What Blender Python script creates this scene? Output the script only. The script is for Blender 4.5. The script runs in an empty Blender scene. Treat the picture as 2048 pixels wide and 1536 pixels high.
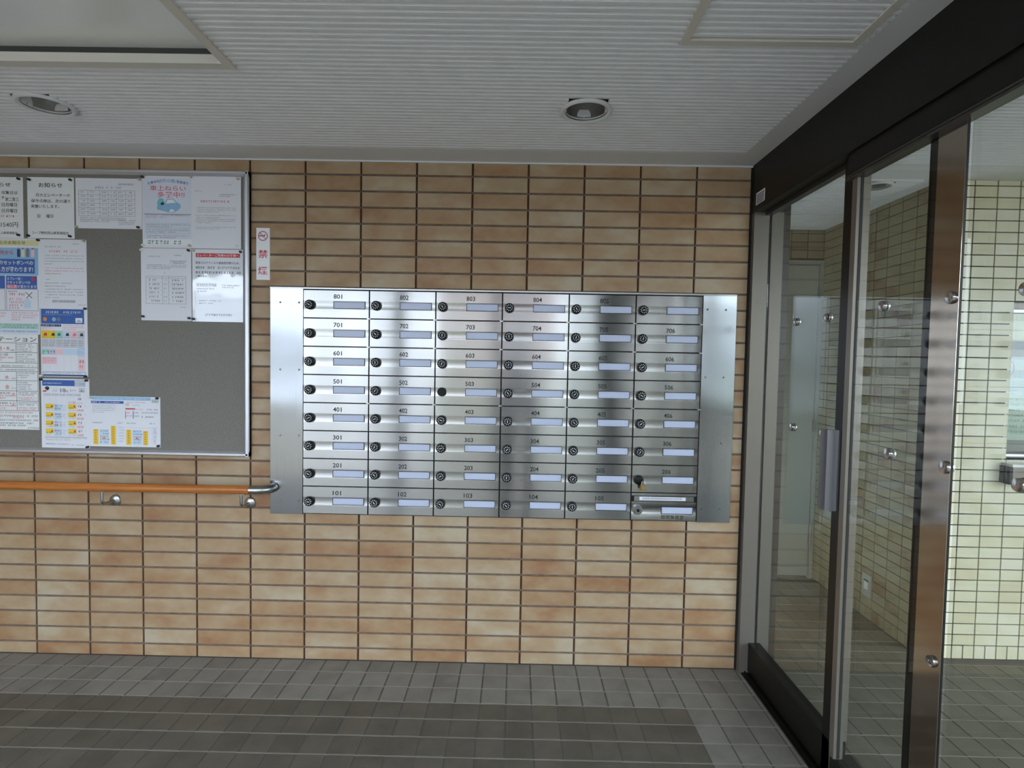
import bpy, math, random
from mathutils import Matrix, Vector
random.seed(7)
SC = bpy.context.scene
COL = SC.collection

# ------------------------------------------------------------------ camera
cam_d = bpy.data.cameras.new('camera')
cam_d.sensor_fit = 'HORIZONTAL'
cam_d.sensor_width = 36.0
cam_d.lens = 1124.12 * 36.0 / 2048.0
cam_d.clip_start = 0.02
cam = bpy.data.objects.new('camera', cam_d)
COL.objects.link(cam)
Rv = Vector((0.99979, 0.0094, 0.0180)); Fv = Vector((-0.0086, 0.9991, -0.0412)).normalized()
Uv = Rv.cross(Fv).normalized(); Rv = Fv.cross(Uv).normalized()
cam.matrix_world = Matrix(((Rv.x, Uv.x, -Fv.x, 1.1411), (Rv.y, Uv.y, -Fv.y, -2.3934),
                           (Rv.z, Uv.z, -Fv.z, 1.3186), (0, 0, 0, 1)))
SC.camera = cam

# ------------------------------------------------------------------ sky and exposure
SC.view_settings.view_transform = 'Standard'
SC.view_settings.look = 'None'
SC.view_settings.gamma = 1.0
SC.view_settings.use_curve_mapping = False
SC.view_settings.exposure = 0.0
W = bpy.data.worlds.new('overcast_sky'); SC.world = W; W.use_nodes = True
bg = W.node_tree.nodes['Background']
bg.inputs[0].default_value = (0.74, 0.86, 1.0, 1); bg.inputs[1].default_value = 7.8

# ------------------------------------------------------------------ materials
def srgb(r, g, b):
    f = lambda c: (c / 255 / 12.92) if c <= 10.3 else ((c / 255 + 0.055) / 1.055) ** 2.4
    return (f(r), f(g), f(b), 1.0)
MATS = {}
def mat(name, col=(128, 128, 128), rough=0.6, metal=0.0, **kw):
    m = bpy.data.materials.new(name); m.use_nodes = True
    p = m.node_tree.nodes['Principled BSDF']
    p.inputs['Base Color'].default_value = srgb(*col)
    p.inputs['Roughness'].default_value = rough
    p.inputs['Metallic'].default_value = metal
    for k, v in kw.items(): p.inputs[k.replace('_', ' ')].default_value = v
    MATS[name] = m
    return m
def nodes(m): return m.node_tree.nodes, m.node_tree.links, m.node_tree.nodes['Principled BSDF']
def ramp(N, stops):
    r = N.new('ShaderNodeValToRGB'); e = r.color_ramp.elements
    while len(e) > 1: e.remove(e[-1])
    e[0].position = stops[0][0]; e[0].color = stops[0][1]
    for p, c in stops[1:]:
        x = e.new(p); x.color = c
    return r
def noise(N, L, scale, detail=3, rough=0.5, vec=None, stretch=None):
    n = N.new('ShaderNodeTexNoise'); n.inputs['Scale'].default_value = scale
    n.inputs['Detail'].default_value = detail; n.inputs['Roughness'].default_value = rough
    if vec is not None:
        if stretch:
            mp = N.new('ShaderNodeMapping'); mp.inputs['Scale'].default_value = stretch
            L.new(vec, mp.inputs['Vector']); vec = mp.outputs['Vector']
        L.new(vec, n.inputs['Vector'])
    return n
def mottled(name, stops, scale, rough, bump=0.0, bscale=200, tile_random=0.0, stretch=None, detail=3):
    """Colour from world-position noise plus a shift of its own for every object."""
    m = mat(name, rough=rough); N, L, P = nodes(m)
    g = N.new('ShaderNodeNewGeometry'); oi = N.new('ShaderNodeObjectInfo')
    n = noise(N, L, scale, detail, 0.55, g.outputs['Position'], stretch)
    a = N.new('ShaderNodeMath'); a.operation = 'MULTIPLY_ADD'
    L.new(oi.outputs['Random'], a.inputs[0]); a.inputs[1].default_value = tile_random
    a.inputs[2].default_value = -0.5 * tile_random
    s = N.new('ShaderNodeMath'); s.operation = 'ADD'
    L.new(n.outputs['Fac'], s.inputs[0]); L.new(a.outputs[0], s.inputs[1])
    r = ramp(N, stops); L.new(s.outputs[0], r.inputs[0]); L.new(r.outputs[0], P.inputs['Base Color'])
    if bump:
        b = N.new('ShaderNodeBump'); b.inputs['Strength'].default_value = bump; b.inputs['Distance'].default_value = 0.002
        n2 = noise(N, L, bscale, 2, 0.5, g.outputs['Position']); L.new(n2.outputs['Fac'], b.inputs['Height'])
        L.new(b.outputs[0], P.inputs['Normal'])
    return m
mottled('brown_tile', [(0.20, srgb(150, 107, 73)), (0.42, srgb(166, 135, 101)), (0.58, srgb(174, 149, 118)), (0.80, srgb(183, 168, 144))],
        6.0, 0.5, 0.2, 260, 0.30, (1, 1, 1.6))
mottled('mortar_grey', [(0.3, srgb(98, 82, 72)), (0.7, srgb(122, 106, 96))], 30, 0.9)
mottled('joint_brown', [(0.3, srgb(62, 38, 26)), (0.7, srgb(86, 56, 40))], 12, 0.9)
mottled('white_tile', [(0.3, srgb(214, 205, 172)), (0.5, srgb(224, 217, 188)), (0.7, srgb(230, 224, 200))], 5.0, 0.35, 0.1, 200, 0.25)
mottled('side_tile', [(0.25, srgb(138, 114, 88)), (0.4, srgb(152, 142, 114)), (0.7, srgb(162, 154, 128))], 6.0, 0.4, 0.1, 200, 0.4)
mat('white_joint', (92, 88, 84), 0.9)
mottled('floor_grey', [(0.25, srgb(122, 118, 113)), (0.5, srgb(134, 130, 124)), (0.75, srgb(142, 138, 132))], 9, 0.62, 0.3, 420, 0.3)
mottled('floor_brown', [(0.25, srgb(91, 86, 76)), (0.5, srgb(100, 95, 85)), (0.75, srgb(108, 101, 90))], 9, 0.6, 0.35, 420, 0.3)
mottled('floor_lobby', [(0.25, srgb(96, 91, 80)), (0.5, srgb(106, 101, 89)), (0.75, srgb(114, 108, 96))], 9, 0.55, 0.3, 420, 0.3)
mat('floor_joint', (100, 96, 90), 0.85); mat('floor_joint_lit', (150, 145, 136), 0.85)
mottled('ceiling_board', [(0.3, srgb(232, 233, 236)), (0.7, srgb(238, 239, 241))], 18, 0.9)
mat('ceiling_trim', (222, 223, 224), 0.8)
mat('lamp_frame', (218, 214, 204), 0.6)
mat('lamp_diffuser', (244, 246, 244), 0.16)
mat('lamp_gap', (70, 70, 68), 0.9)
mat('chrome_reflector', (205, 205, 205), 0.18, 1.0); mat('lamp_reflector', (190, 190, 188), 0.34, 1.0)
mat('bronze_frame', (52, 49, 45), 0.32, 0.0)
mat('bronze_side', (16, 15, 13), 0.42, 0.0, Specular_IOR_Level=0.35)
mat('jamb_metal', (124, 116, 106), 0.38, 0.45)
mat('stile_bronze', (172, 161, 149), 0.1, 1.0)
mat('handle_metal', (120, 120, 122), 0.35, 0.7)
mat('dark_gap', (22, 22, 22), 0.8)
mat('black_plastic', (13, 13, 14), 0.45, 0.0, Specular_IOR_Level=0.25)
mat('dial_white', (225, 225, 225), 0.5)
mat('plate_frame', (52, 54, 62), 0.5)
mat('card_blue', (196, 203, 226), 0.35)
mat('number_ink', (34, 34, 36), 0.6)
mat('screw_steel', (170, 170, 172), 0.25, 1.0)
mat('brass', (176, 150, 96), 0.35, 0.9)
mat('aluminium', (205, 206, 212), 0.38, 0.75)
mat('steel_satin', (178, 178, 176), 0.3, 1.0)
mat('paper_white', (232, 233, 240), 0.7)
mat('paper_warm', (236, 238, 239), 0.7)
mat('plastic_white', (236, 238, 240), 0.35)
mat('paint_grey', (176, 180, 172), 0.45)
mat('outlet_plate', (176, 176, 172), 0.5)
mat('rubber_black', (18, 18, 18), 0.7)
mat('pin_black', (20, 20, 22), 0.35)
mat('pin_white', (226, 226, 218), 0.35)
mat('pin_beige', (196, 188, 164), 0.4)
for n_, c_ in dict(ink=(46, 48, 52), grey_ink=(126, 130, 140), red_ink=(206, 62, 72), pink_ink=(222, 128, 146), blue_ink=(66, 104, 176),
                   navy_ink=(48, 72, 128), sky_ink=(146, 190, 224), cyan_ink=(128, 196, 214), green_ink=(60, 132, 112), mint_ink=(176, 216, 206), yellow_ink=(238, 206, 60),
                   orange_ink=(228, 150, 76), violet_ink=(120, 116, 160), white_ink=(240, 242, 246), pale_pink=(240, 206, 214), pale_blue=(204, 222, 240),
                   light_grey=(206, 208, 216), poster_pale=(222, 227, 240), poster_cream=(226, 222, 176), poster_green=(206, 222, 206), poster_blue=(206, 222, 232)).items():
    mat(n_, c_, 0.7)
mat('film', (232, 236, 244), 0.06, 0.0); MATS['film'].node_tree.nodes['Principled BSDF'].inputs['Coat Weight'].default_value = 1.0
N, L, P = nodes(MATS['film'])
nz = noise(N, L, 22, 1, 0.4, N.new('ShaderNodeNewGeometry').outputs['Position'], (1, 1, 0.35))
b_ = N.new('ShaderNodeBump'); b_.inputs['Strength'].default_value = 0.35; b_.inputs['Distance'].default_value = 0.004
L.new(nz.outputs['Fac'], b_.inputs['Height']); L.new(b_.outputs[0], P.inputs['Normal']); L.new(b_.outputs[0], P.inputs['Coat Normal'])

def brushed(name, col, rough, aniso, warp, stretch):
    m = mat(name, col, rough, 1.0); N, L, P = nodes(m)
    P.inputs['Anisotropic'].default_value = aniso
    t = N.new('ShaderNodeTangent'); t.direction_type = 'UV_MAP'; t.uv_map = 'UVMap'
    L.new(t.outputs[0], P.inputs['Tangent'])
    g = N.new('ShaderNodeNewGeometry')
    n = noise(N, L, 3.0, 1, 0.4, g.outputs['Position'])
    n2 = noise(N, L, 1.0, 2, 0.6, g.outputs['Position'], stretch)
    b = N.new('ShaderNodeBump'); b.inputs['Strength'].default_value = 1.0; b.inputs['Distance'].default_value = warp
    L.new(n.outputs['Fac'], b.inputs['Height'])
    L.new(b.outputs[0], P.inputs['Normal'])
    r = ramp(N, [(0.3, tuple(c * 0.86 for c in srgb(*col)[:3]) + (1,)), (0.7, srgb(*col))])
    L.new(n2.outputs['Fac'], r.inputs[0]); L.new(r.outputs[0], P.inputs['Base Color'])
    return m
brushed('steel_door', (178, 176, 173), 0.19, 0.95, 0.003, (4, 4, 900))
brushed('steel_side', (162, 163, 164), 0.19, 0.92, 0.006, (900, 4, 4))

def wood():
    m = mat('rail_wood', rough=0.38); N, L, P = nodes(m)
    g = N.new('ShaderNodeNewGeometry')
    n = noise(N, L, 6, 4, 0.6, g.outputs['Position'], (0.6, 14, 14))
    r = ramp(N, [(0.3, srgb(164, 92, 40)), (0.55, srgb(190, 116, 52)), (0.75, srgb(200, 132, 66))])
    L.new(n.outputs['Fac'], r.inputs[0]); L.new(r.outputs[0], P.inputs['Base Color'])
wood()
def fabric():
    m = mat('board_cloth', rough=0.95); N, L, P = nodes(m)
    g = N.new('ShaderNodeNewGeometry'); n = noise(N, L, 420, 2, 0.6, g.outputs['Position'])
    r = ramp(N, [(0.35, srgb(112, 109, 102)), (0.65, srgb(138, 135, 128))])
    L.new(n.outputs['Fac'], r.inputs[0]); L.new(r.outputs[0], P.inputs['Base Color'])
fabric()
def glass(name, tint):
    m = bpy.data.materials.new(name); m.use_nodes = True; MATS[name] = m
    N, L = m.node_tree.nodes, m.node_tree.links
    N.remove(N['Principled BSDF'])
    lw = N.new('ShaderNodeLayerWeight'); lw.inputs['Blend'].default_value = 0.5
    pw = N.new('ShaderNodeMath'); pw.operation = 'POWER'; pw.inputs[1].default_value = 5.0
    L.new(lw.outputs['Facing'], pw.inputs[0])
    ma = N.new('ShaderNodeMath'); ma.operation = 'MULTIPLY_ADD'; ma.inputs[1].default_value = 0.95; ma.inputs[2].default_value = 0.06
    L.new(pw.outputs[0], ma.inputs[0])
    t = N.new('ShaderNodeBsdfTransparent'); t.inputs[0].default_value = tint
    gl = N.new('ShaderNodeBsdfGlossy'); gl.inputs['Roughness'].default_value = 0.0
    mx = N.new('ShaderNodeMixShader')
    L.new(ma.outputs[0], mx.inputs[0]); L.new(t.outputs[0], mx.inputs[1]); L.new(gl.outputs[0], mx.inputs[2])
    L.new(mx.outputs[0], N['Material Output'].inputs[0])
glass('pane_glass', (0.89, 0.91, 0.885, 1))

# ------------------------------------------------------------------ mesh helpers
class MB:
    def __init__(self): self.v = []; self.f = []; self.uvT = None
    def add(self, vs, fs):
        o = len(self.v); self.v += [tuple(p) for p in vs]; self.f += [tuple(i + o for i in q) for q in fs]; return self
    def box(self, x0, x1, y0, y1, z0, z1):
        return self.add([(x0,y0,z0),(x1,y0,z0),(x1,y1,z0),(x0,y1,z0),(x0,y0,z1),(x1,y0,z1),(x1,y1,z1),(x0,y1,z1)],
                        [(0,3,2,1),(4,5,6,7),(0,1,5,4),(1,2,6,5),(2,3,7,6),(3,0,4,7)])
    def cbox(self, x0, x1, y0, y1, z0, z1, c):
        """box whose -y face is bevelled"""
        return self.add([(x0,y0+c,z0),(x1,y0+c,z0),(x1,y1,z0),(x0,y1,z0),(x0,y0+c,z1),(x1,y0+c,z1),(x1,y1,z1),(x0,y1,z1),
                         (x0+c,y0,z0+c),(x1-c,y0,z0+c),(x1-c,y0,z1-c),(x0+c,y0,z1-c)],
                        [(0,3,2,1),(4,5,6,7),(1,2,6,5),(2,3,7,6),(3,0,4,7),(8,9,10,11),(0,1,9,8),(1,5,10,9),(5,4,11,10),(4,0,8,11)])
    def profile_x(self, prof, x0, x1):
        n = len(prof)
        vs = [(x0, y, z) for y, z in prof] + [(x1, y, z) for y, z in prof]
        fs = [(i, (i+1) % n, n + (i+1) % n, n + i) for i in range(n)]
        fs += [tuple(range(n))[::-1], tuple(range(n, 2*n))]
        return self.add(vs, fs)
    def lathe(self, prof, n=24, org=(0,0,0), axis='z', cap=True):
        """prof: (radius, height) pairs"""
        vs = []; fs = []
        for r, h in prof:
            for k in range(n):
                a = 2*math.pi*k/n; p = (r*math.cos(a), r*math.sin(a), h)
                if axis == 'y': p = (p[0], p[2], p[1])
                if axis == 'x': p = (p[2], p[0], p[1])
                vs.append((p[0]+org[0], p[1]+org[1], p[2]+org[2]))
        for i in range(len(prof)-1):
            for k in range(n):
                k2 = (k+1) % n; fs.append((i*n+k, i*n+k2, (i+1)*n+k2, (i+1)*n+k))
        if cap:
            fs.append(tuple(range(n))[::-1]); fs.append(tuple((len(prof)-1)*n+k for k in range(n)))
        return self.add(vs, fs)
    def tube(self, path, r, n=14):
        P = [Vector(p) for p in path]; vs = []; fs = []; up = None
        for i, p in enumerate(P):
            d = (P[min(i+1, len(P)-1)] - P[max(i-1, 0)]).normalized()
            if up is None:
                up = Vector((0,0,1)) if abs(d.z) < 0.9 else Vector((1,0,0))
            a = d.cross(up).normalized(); up = a.cross(d).normalized()
            rr = r[i] if isinstance(r, (list, tuple)) else r
            for k in range(n):
                t = 2*math.pi*k/n; vs.append(p + a*rr*math.cos(t) + up*rr*math.sin(t))
        for i in range(len(P)-1):
            for k in range(n):
                k2 = (k+1) % n; fs.append((i*n+k, i*n+k2, (i+1)*n+k2, (i+1)*n+k))
        fs.append(tuple(range(n))[::-1]); fs.append(tuple((len(P)-1)*n+k for k in range(n)))
        return self.add(vs, fs)
    def ring(self, cx, y, cz, r0, r1, n=28):
        vs = []; fs = []
        for k in range(n):
            a = 2*math.pi*k/n
            vs += [(cx+r0*math.cos(a), y, cz+r0*math.sin(a)), (cx+r1*math.cos(a), y, cz+r1*math.sin(a))]
        for k in range(n):
            k2 = (k+1) % n; fs.append((2*k, 2*k2, 2*k2+1, 2*k+1))
        return self.add(vs, fs)
    def quad(self, l, t, r, b, y):
        return self.add([(l,y,b),(r,y,b),(r,y,t),(l,y,t)], [(0,1,2,3)])
    def mesh(self, name, m, fix=True):
        me = bpy.data.meshes.new(name); me.from_pydata(self.v, [], self.f); me.update()
        if fix:
            import bmesh
            bm = bmesh.new(); bm.from_mesh(me); bmesh.ops.recalc_face_normals(bm, faces=bm.faces); bm.to_mesh(me); bm.free()
        me.polygons.foreach_set('use_smooth', [True]*len(me.polygons))
        me.set_sharp_from_angle(angle=math.radians(32))
        if m: me.materials.append(MATS[m])
        return me
    def build(self, name, m, parent=None, loc=None, fix=True):
        return link(name, self.mesh(name, m, fix), parent, loc)
def link(name, me, parent=None, loc=None):
    o = bpy.data.objects.new(name, me); COL.objects.link(o)
    if parent: o.parent = parent
    if loc: o.location = loc
    return o
def tag(o, label=None, cat=None, group=None, kind=None):
    if label: o['label'] = label
    if cat: o['category'] = cat
    if group: o['group'] = group
    if kind: o['kind'] = kind
    return o
def empty(name, loc=(0,0,0)):
    o = bpy.data.objects.new(name, None); COL.objects.link(o); o.location = loc; o.empty_display_size = 0.05
    return o
def uv_t(me, direction):
    """UV map whose U axis runs along the given world direction ('x' or 'z')"""
    uv = me.uv_layers.new(name='UVMap')
    for lp in me.loops:
        c = me.vertices[lp.vertex_index].co
        uv.data[lp.index].uv = (c.z, c.x + 0.37*c.y) if direction == 'z' else (c.x + 0.37*c.y, c.z)
_tc = {}
def glyphs(s, bold=0.0):
    """triangulated outline of a string: verts (x, y) and faces"""
    k = (s, bold)
    if k in _tc: return _tc[k]
    cu = bpy.data.curves.new('t', 'FONT'); cu.body = s; cu.size = 1.0; cu.resolution_u = 2; cu.offset = bold
    o = bpy.data.objects.new('t', cu); COL.objects.link(o)
    dg = bpy.context.evaluated_depsgraph_get()
    me = bpy.data.meshes.new_from_object(o.evaluated_get(dg))
    vs = [(v.co.x, v.co.y) for v in me.vertices]; fs = [tuple(p.vertices) for p in me.polygons]
    bpy.data.objects.remove(o); bpy.data.curves.remove(cu); bpy.data.meshes.remove(me)
    _tc[k] = (vs, fs); return _tc[k]
def text_to(mb, s, l, t, r, b, y, bold=0.0, fit='box', flip=False):
    vs, fs = glyphs(s, bold)
    if not vs: return
    x0 = min(v[0] for v in vs); x1 = max(v[0] for v in vs); y0 = min(v[1] for v in vs); y1 = max(v[1] for v in vs)
    sx = (r-l)/(x1-x0); sz = (t-b)/(y1-y0)
    if fit == 'height': sx = sz
    mb.add([(l+(v[0]-x0)*sx, y, b+(v[1]-y0)*sz) for v in vs], fs)

CEIL = 2.148
YB = -3.5          # entrance line behind the camera
# ================================================================== SETTING: brown tiled wall
WT_P, WT_V, WT_Z31 = 0.235, 0.0678, 0.0551
wall = MB().box(-2.3, 2.11, 0.006, 0.20, 0, CEIL).build('wall_back', 'joint_brown')
tag(wall, 'wall of tan and brown glazed tiles behind the mailboxes', 'wall', kind='structure')
mj = MB()
for r in range(1, 32):
    z = WT_Z31 + (31-r)*WT_V
    mj.box(-2.3, 2.106, 0.0046, 0.008, z-0.0042, z+0.0042)
tag(mj.build('mortar_joints', 'mortar_grey', wall), kind='stuff')
MASKS = [(0.10, 2.05, 0.665, 1.60), (-1.6, -0.004, 0.90, 2.08)]
tile_cache = {}
far_tiles = MB(); n_t = 0
for c in range(-10, 9):
    xa, xb = c*WT_P+0.004, min((c+1)*WT_P-0.004, 2.105)
    for r in range(0, 32):
        zt = CEIL-0.002 if r == 0 else WT_Z31+(31-r)*WT_V-0.004
        zb = 0.003 if r == 31 else WT_Z31+(31-r-1)*WT_V+0.004
        if any(xa > m0 and xb < m1 and zb > m2 and zt < m3 for m0, m1, m2, m3 in MASKS): continue
        if c < -5:
            if xb > -2.3: far_tiles.cbox(max(xa, -2.3), xb, 0, 0.007, zb, zt, 0.0015)
            continue
        k = (round(xb-xa, 4), round(zt-zb, 4))
        if k not in tile_cache:
            tile_cache[k] = MB().cbox(-k[0]/2, k[0]/2, 0, 0.007, -k[1]/2, k[1]/2, 0.0015).mesh('brick', 'brown_tile')
        link('brick', tile_cache[k], wall, ((xa+xb)/2, random.uniform(-0.0006, 0.0006), (za := (zt+zb)/2))); n_t += 1
tag(far_tiles.build('brick_field', 'brown_tile', wall), kind='stuff')

# ------------------------------------------------------------------ floors
FP, FX, FY = 0.0985, 1.0229, 0.0089
floor = MB().box(-2.3, 2.125, YB, 0.02, -0.12, -0.0015).build('floor', 'floor_joint')
tag(floor, 'vestibule floor of small square grey and brown tiles', 'floor', kind='structure')
ft = {}
def ftile(w, d, m):
    k = (round(w, 4), round(d, 4), m)
    if k not in ft:
        c = 0.0012; h = 0.0
        b = MB().add([(-w/2,-d/2,-0.006),(w/2,-d/2,-0.006),(w/2,d/2,-0.006),(-w/2,d/2,-0.006),
                      (-w/2+c,-d/2+c,h),(w/2-c,-d/2+c,h),(w/2-c,d/2-c,h),(-w/2+c,d/2-c,h)],
                     [(4,5,6,7),(0,1,5,4),(1,2,6,5),(2,3,7,6),(3,0,4,7)])
        ft[k] = b.mesh('tile', m, fix=False)
    return ft[k]
rest = {'floor_grey': MB(), 'floor_brown': MB()}
J = 0.0024
for j in range(0, 36):
    ya, yb = FY-(j+1)*FP+J, (min(FY-j*FP-J, 0.0))
    for i in range(-34, 12):
        xa, xb = FX+i*FP+J, min(FX+(i+1)*FP-J, 2.122)
        if xb-xa < 0.01 or xa < -2.3: continue
        m = 'floor_brown' if (j >= 3 and i < 8) else 'floor_grey'
        if j < 8 and i >= -23:
            link('tile', ftile(xb-xa, yb-ya, m), floor, ((xa+xb)/2, (ya+yb)/2, random.uniform(-0.0003, 0.0003)))
        else:
            rest[m].box(xa, xb, ya, yb, -0.006, 0)
gl = MB()
for j in range(0, 36):
    y = FY-(j+1)*FP; gl.box(-2.3, 2.122, y-J*0.9, y+J*0.9, -0.004, -0.0006)
tag(gl.build('lit_joint_lines', 'floor_joint_lit', floor), kind='stuff')  # crosswise joints painted paler: light caught on their edges put into the colour
for m, b in rest.items(): tag(b.build('tile_field', m, floor), kind='stuff')

lob = MB().box(2.125, 4.7, YB, 1.10, -0.12, -0.0015).build('floor_lobby', 'floor_joint')
tag(lob, 'lobby floor of small grey-beige square tiles behind the glass', 'floor', kind='structure')
rl = MB(); LP = 0.0995
for j in range(-11, 35):
    yb, ya = min(-0.02-j*LP-J, 1.09), -0.02-(j+1)*LP+J
    for i in range(0, 26):
        xa, xb = max(2.993+(i-8)*FP+J, 2.2), 2.993+(i-7)*FP-J
        if xb-xa < 0.01 or (yb > 0.13 and xa > 3.0): continue
        if yb > 0.13: xb = min(xb, 3.0)
        if i <= 13 and -0.95 < ya:
            link('tile', ftile(xb-xa, yb-ya, 'floor_lobby'), lob, ((xa+xb)/2, (ya+yb)/2, random.uniform(-0.0003, 0.0003)))
        else: rl.box(xa, xb, ya, yb, -0.006, 0)
tag(rl.build('tile_field', 'floor_lobby', lob), kind='stuff')
gl = MB()
for j in range(-11, 35):
    y = -0.02-(j+1)*LP
    gl.box(2.2, 3.0 if y > 0.12 else 4.7, y-J*0.8, y+J*0.8, -0.004, -0.0006)
tag(gl.build('lit_joint_lines', 'floor_joint_lit', lob), kind='stuff')  # light on the crosswise joint edges, painted in as a paler colour

# ------------------------------------------------------------------ ceilings (ribbed boards)
def ribs(mb, x0, x1, y0, y1, z, p=0.02435, h=0.009, holes=()):
    """ribbed soffit board, ribs along x; holes = rectangles left open"""
    y = y1
    while y - p > y0:
        segs = [(x0, x1)]
        for hx0, hx1, hy0, hy1 in holes:
            if y > hy0 and y - p < hy1:
                s2 = []
                for a, b in segs:
                    if hx1 <= a or hx0 >= b: s2.append((a, b)); continue
                    if hx0 > a: s2.append((a, hx0))
                    if hx1 < b: s2.append((hx1, b))
                segs = s2
        for a, b in segs:
            pr = [(y, z+h), (y-p*0.30, z+h), (y-p*0.42, z), (y-p*0.88, z), (y-p, z+h)]
            vs = [(a, q[0], q[1]) for q in pr] + [(b, q[0], q[1]) for q in pr]
            n = len(pr)
            mb.add(vs, [(i, i+n, i+1+n, i+1) for i in range(n-1)] + [(0,1,2,3,4), (9,8,7,6,5)])
        y -= p
LAMP = (-0.95, 0.318, -1.75, -0.748)
HATCH = (1.545, 2.003, -1.36, -0.897)
DLS = [(1.353, -0.502), (-0.452, -0.490)]
dl_holes = [(x-0.064, x+0.064, y-0.064, y+0.064) for x, y in DLS]
DL3 = (2.768, 0.23); dl3 = [(DL3[0]-0.054, DL3[0]+0.054, DL3[1]-0.054, DL3[1]+0.054)]
ce = MB()
ribs(ce, -2.3, 2.022, YB, -0.142, CEIL-0.001, holes=[LAMP, HATCH]+dl_holes)
ceiling = ce.build('ceiling', 'ceiling_board')
tag(ceiling, 'white ribbed soffit board ceiling over the mailboxes', 'ceiling', kind='structure')
cb = MB()
cb.box(-2.3, 2.115, -0.142, 0.2, CEIL, CEIL+0.03)
cb.box(2.022, 2.115, YB, -0.142, CEIL, CEIL+0.03)
cb.build('ceiling_border', 'ceiling_trim', ceiling)
def plate(x0, x1, y0, y1, z0, z1, holes):
    mb = MB(); xs = sorted({x0, x1, *[h[0] for h in holes], *[h[1] for h in holes]}); ys = sorted({y0, y1, *[h[2] for h in holes], *[h[3] for h in holes]})
    for a, b in zip(xs, xs[1:]):
        for c, d in zip(ys, ys[1:]):
            if a < x0 or b > x1 or c < y0 or d > y1: continue
            mx, my = (a+b)/2, (c+d)/2
            if any(h[0] < mx < h[1] and h[2] < my < h[3] for h in holes): continue
            mb.box(a, b, c, d, z0, z1)
    return mb
plate(-2.3, 2.022, YB, -0.142, CEIL+0.0078, CEIL+0.03, [LAMP, HATCH]+dl_holes).build('ceiling_backing', 'ceiling_board', ceiling)
tr = MB().box(-2.3, 2.11, -0.007, 0.0, CEIL-0.006, CEIL).build('trim_1', 'ceiling_trim')
tag(tr, 'thin white bead along the top of the tiled wall', 'trim', kind='structure')
MB().box(-2.45, 4.8, YB-0.05, 1.2, CEIL+0.22, CEIL+0.4).build('ceiling_slab', 'lamp_gap', ceiling)
lc = MB()
ribs(lc, 2.19, 4.7, YB, -0.045, CEIL-0.001)
ribs(lc, 2.19, 2.93, 0.13, 1.0, CEIL-0.001, holes=dl3)
lce = lc.build('ceiling_lobby', 'ceiling_board'); tag(lce, 'white ribbed ceiling of the lobby beyond the glass', 'ceiling', kind='structure')
MB().box(2.19, 4.7, -0.045, 0.13, CEIL, CEIL+0.03).box(2.93, 3.0, 0.13, 1.1, CEIL, CEIL+0.03).box(1.7, 2.93, 1.0, 1.1, CEIL, CEIL+0.03) \
    .box(1.7, 2.19, 0.2, 1.1, CEIL, CEIL+0.03).build('ceiling_border', 'ceiling_trim', lce)
plate(2.19, 4.7, YB, 1.1, CEIL+0.0078, CEIL+0.03, dl3).build('ceiling_backing', 'ceiling_board', lce)

# ------------------------------------------------------------------ white tiled walls of the lobby
def white_wall(name, label, base, TM, origin, ux, n_cols, x_off, u_max, z_top, skip=None, near_parts=300, soldier=True, u_min=0.0, rows_from=0.0):
    """tiles on a plane: u runs along ux from origin, tile faces stand 4 mm proud of the joints"""
    o = base.build(name, 'white_joint'); tag(o, label, 'wall', kind='structure')
    O = Vector(origin); U = Vector(ux); Nn = Vector((U.y, -U.x, 0))   # outward normal
    rot = math.atan2(U.y, U.x)
    cells = []
    for k in range(-1, n_cols+1):
        ua, ub = x_off+k*0.1003+0.0022, x_off+(k+1)*0.1003-0.0022
        r = 0
        z = 0.0625
        if soldier:
            for s in (0, 1):
                a = ua-0.0022+s*0.05015+0.0022; b = a+0.05015-0.0044
                cells.append((max(a, u_min), min(b, u_max), 0.002, 0.0603))
        while z < z_top-0.004:
            cells.append((max(ua, u_min), min(ub, u_max), z+0.0022, min(z+0.0503-0.0022, z_top)))
            z += 0.0503
    cells = [c for c in cells if c[1]-c[0] > 0.006 and c[3]-c[2] > 0.006 and c[2] >= rows_from and not (skip and skip(c))]
    cx, cy = 1.141, -2.393
    def dist(c):
        p = O + U*((c[0]+c[1])/2); return (p.x-cx)**2 + (p.y-cy)**2
    cells.sort(key=dist)
    cache = {}; left = MB()
    for n, c in enumerate(cells):
        w, h = c[1]-c[0], c[3]-c[2]; p = O + U*((c[0]+c[1])/2); z = (c[2]+c[3])/2
        if n < near_parts:
            k = (round(w, 3), round(h, 3))
            if k not in cache: cache[k] = MB().cbox(-w/2, w/2, -0.004, 0.002, -h/2, h/2, 0.001).mesh('tile', TM)
            t = link('tile', cache[k], o, (p.x, p.y, z)); t.rotation_euler.z = rot
        else:
            b = MB().cbox(-w/2, w/2, -0.004, 0.002, -h/2, h/2, 0.001)
            R = Matrix.Rotation(rot, 4, 'Z')
            left.add([tuple((R @ Vector(v)) + Vector((p.x, p.y, z))) for v in b.v], b.f)
    if left.v: tag(left.build('tile_field', TM, o), kind='stuff')
    return o
WIN = (3.325, 4.2, 0.905, 1.615)      # reception window opening
wb = MB().box(3.0045, WIN[0], 0.134, 0.30, 0, CEIL).box(WIN[0], WIN[1], 0.134, 0.30, 0, WIN[2]).box(WIN[0], WIN[1], 0.134, 0.30, WIN[3], CEIL).box(WIN[1], 4.7, 0.134, 0.30, 0, CEIL)
white_wall('wall_right', 'white small-tiled wall facing the entrance with the reception window', wb, 'white_tile', (3.0, 0.134, 0), (1, 0, 0), 17, 0.0402, 1.7, CEIL,
           skip=lambda c: c[0] > WIN[0]-3.0-0.02 and c[1] < WIN[1]-3.0 and c[2] > WIN[2]-0.02 and c[3] < WIN[3]+0.02)
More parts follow.
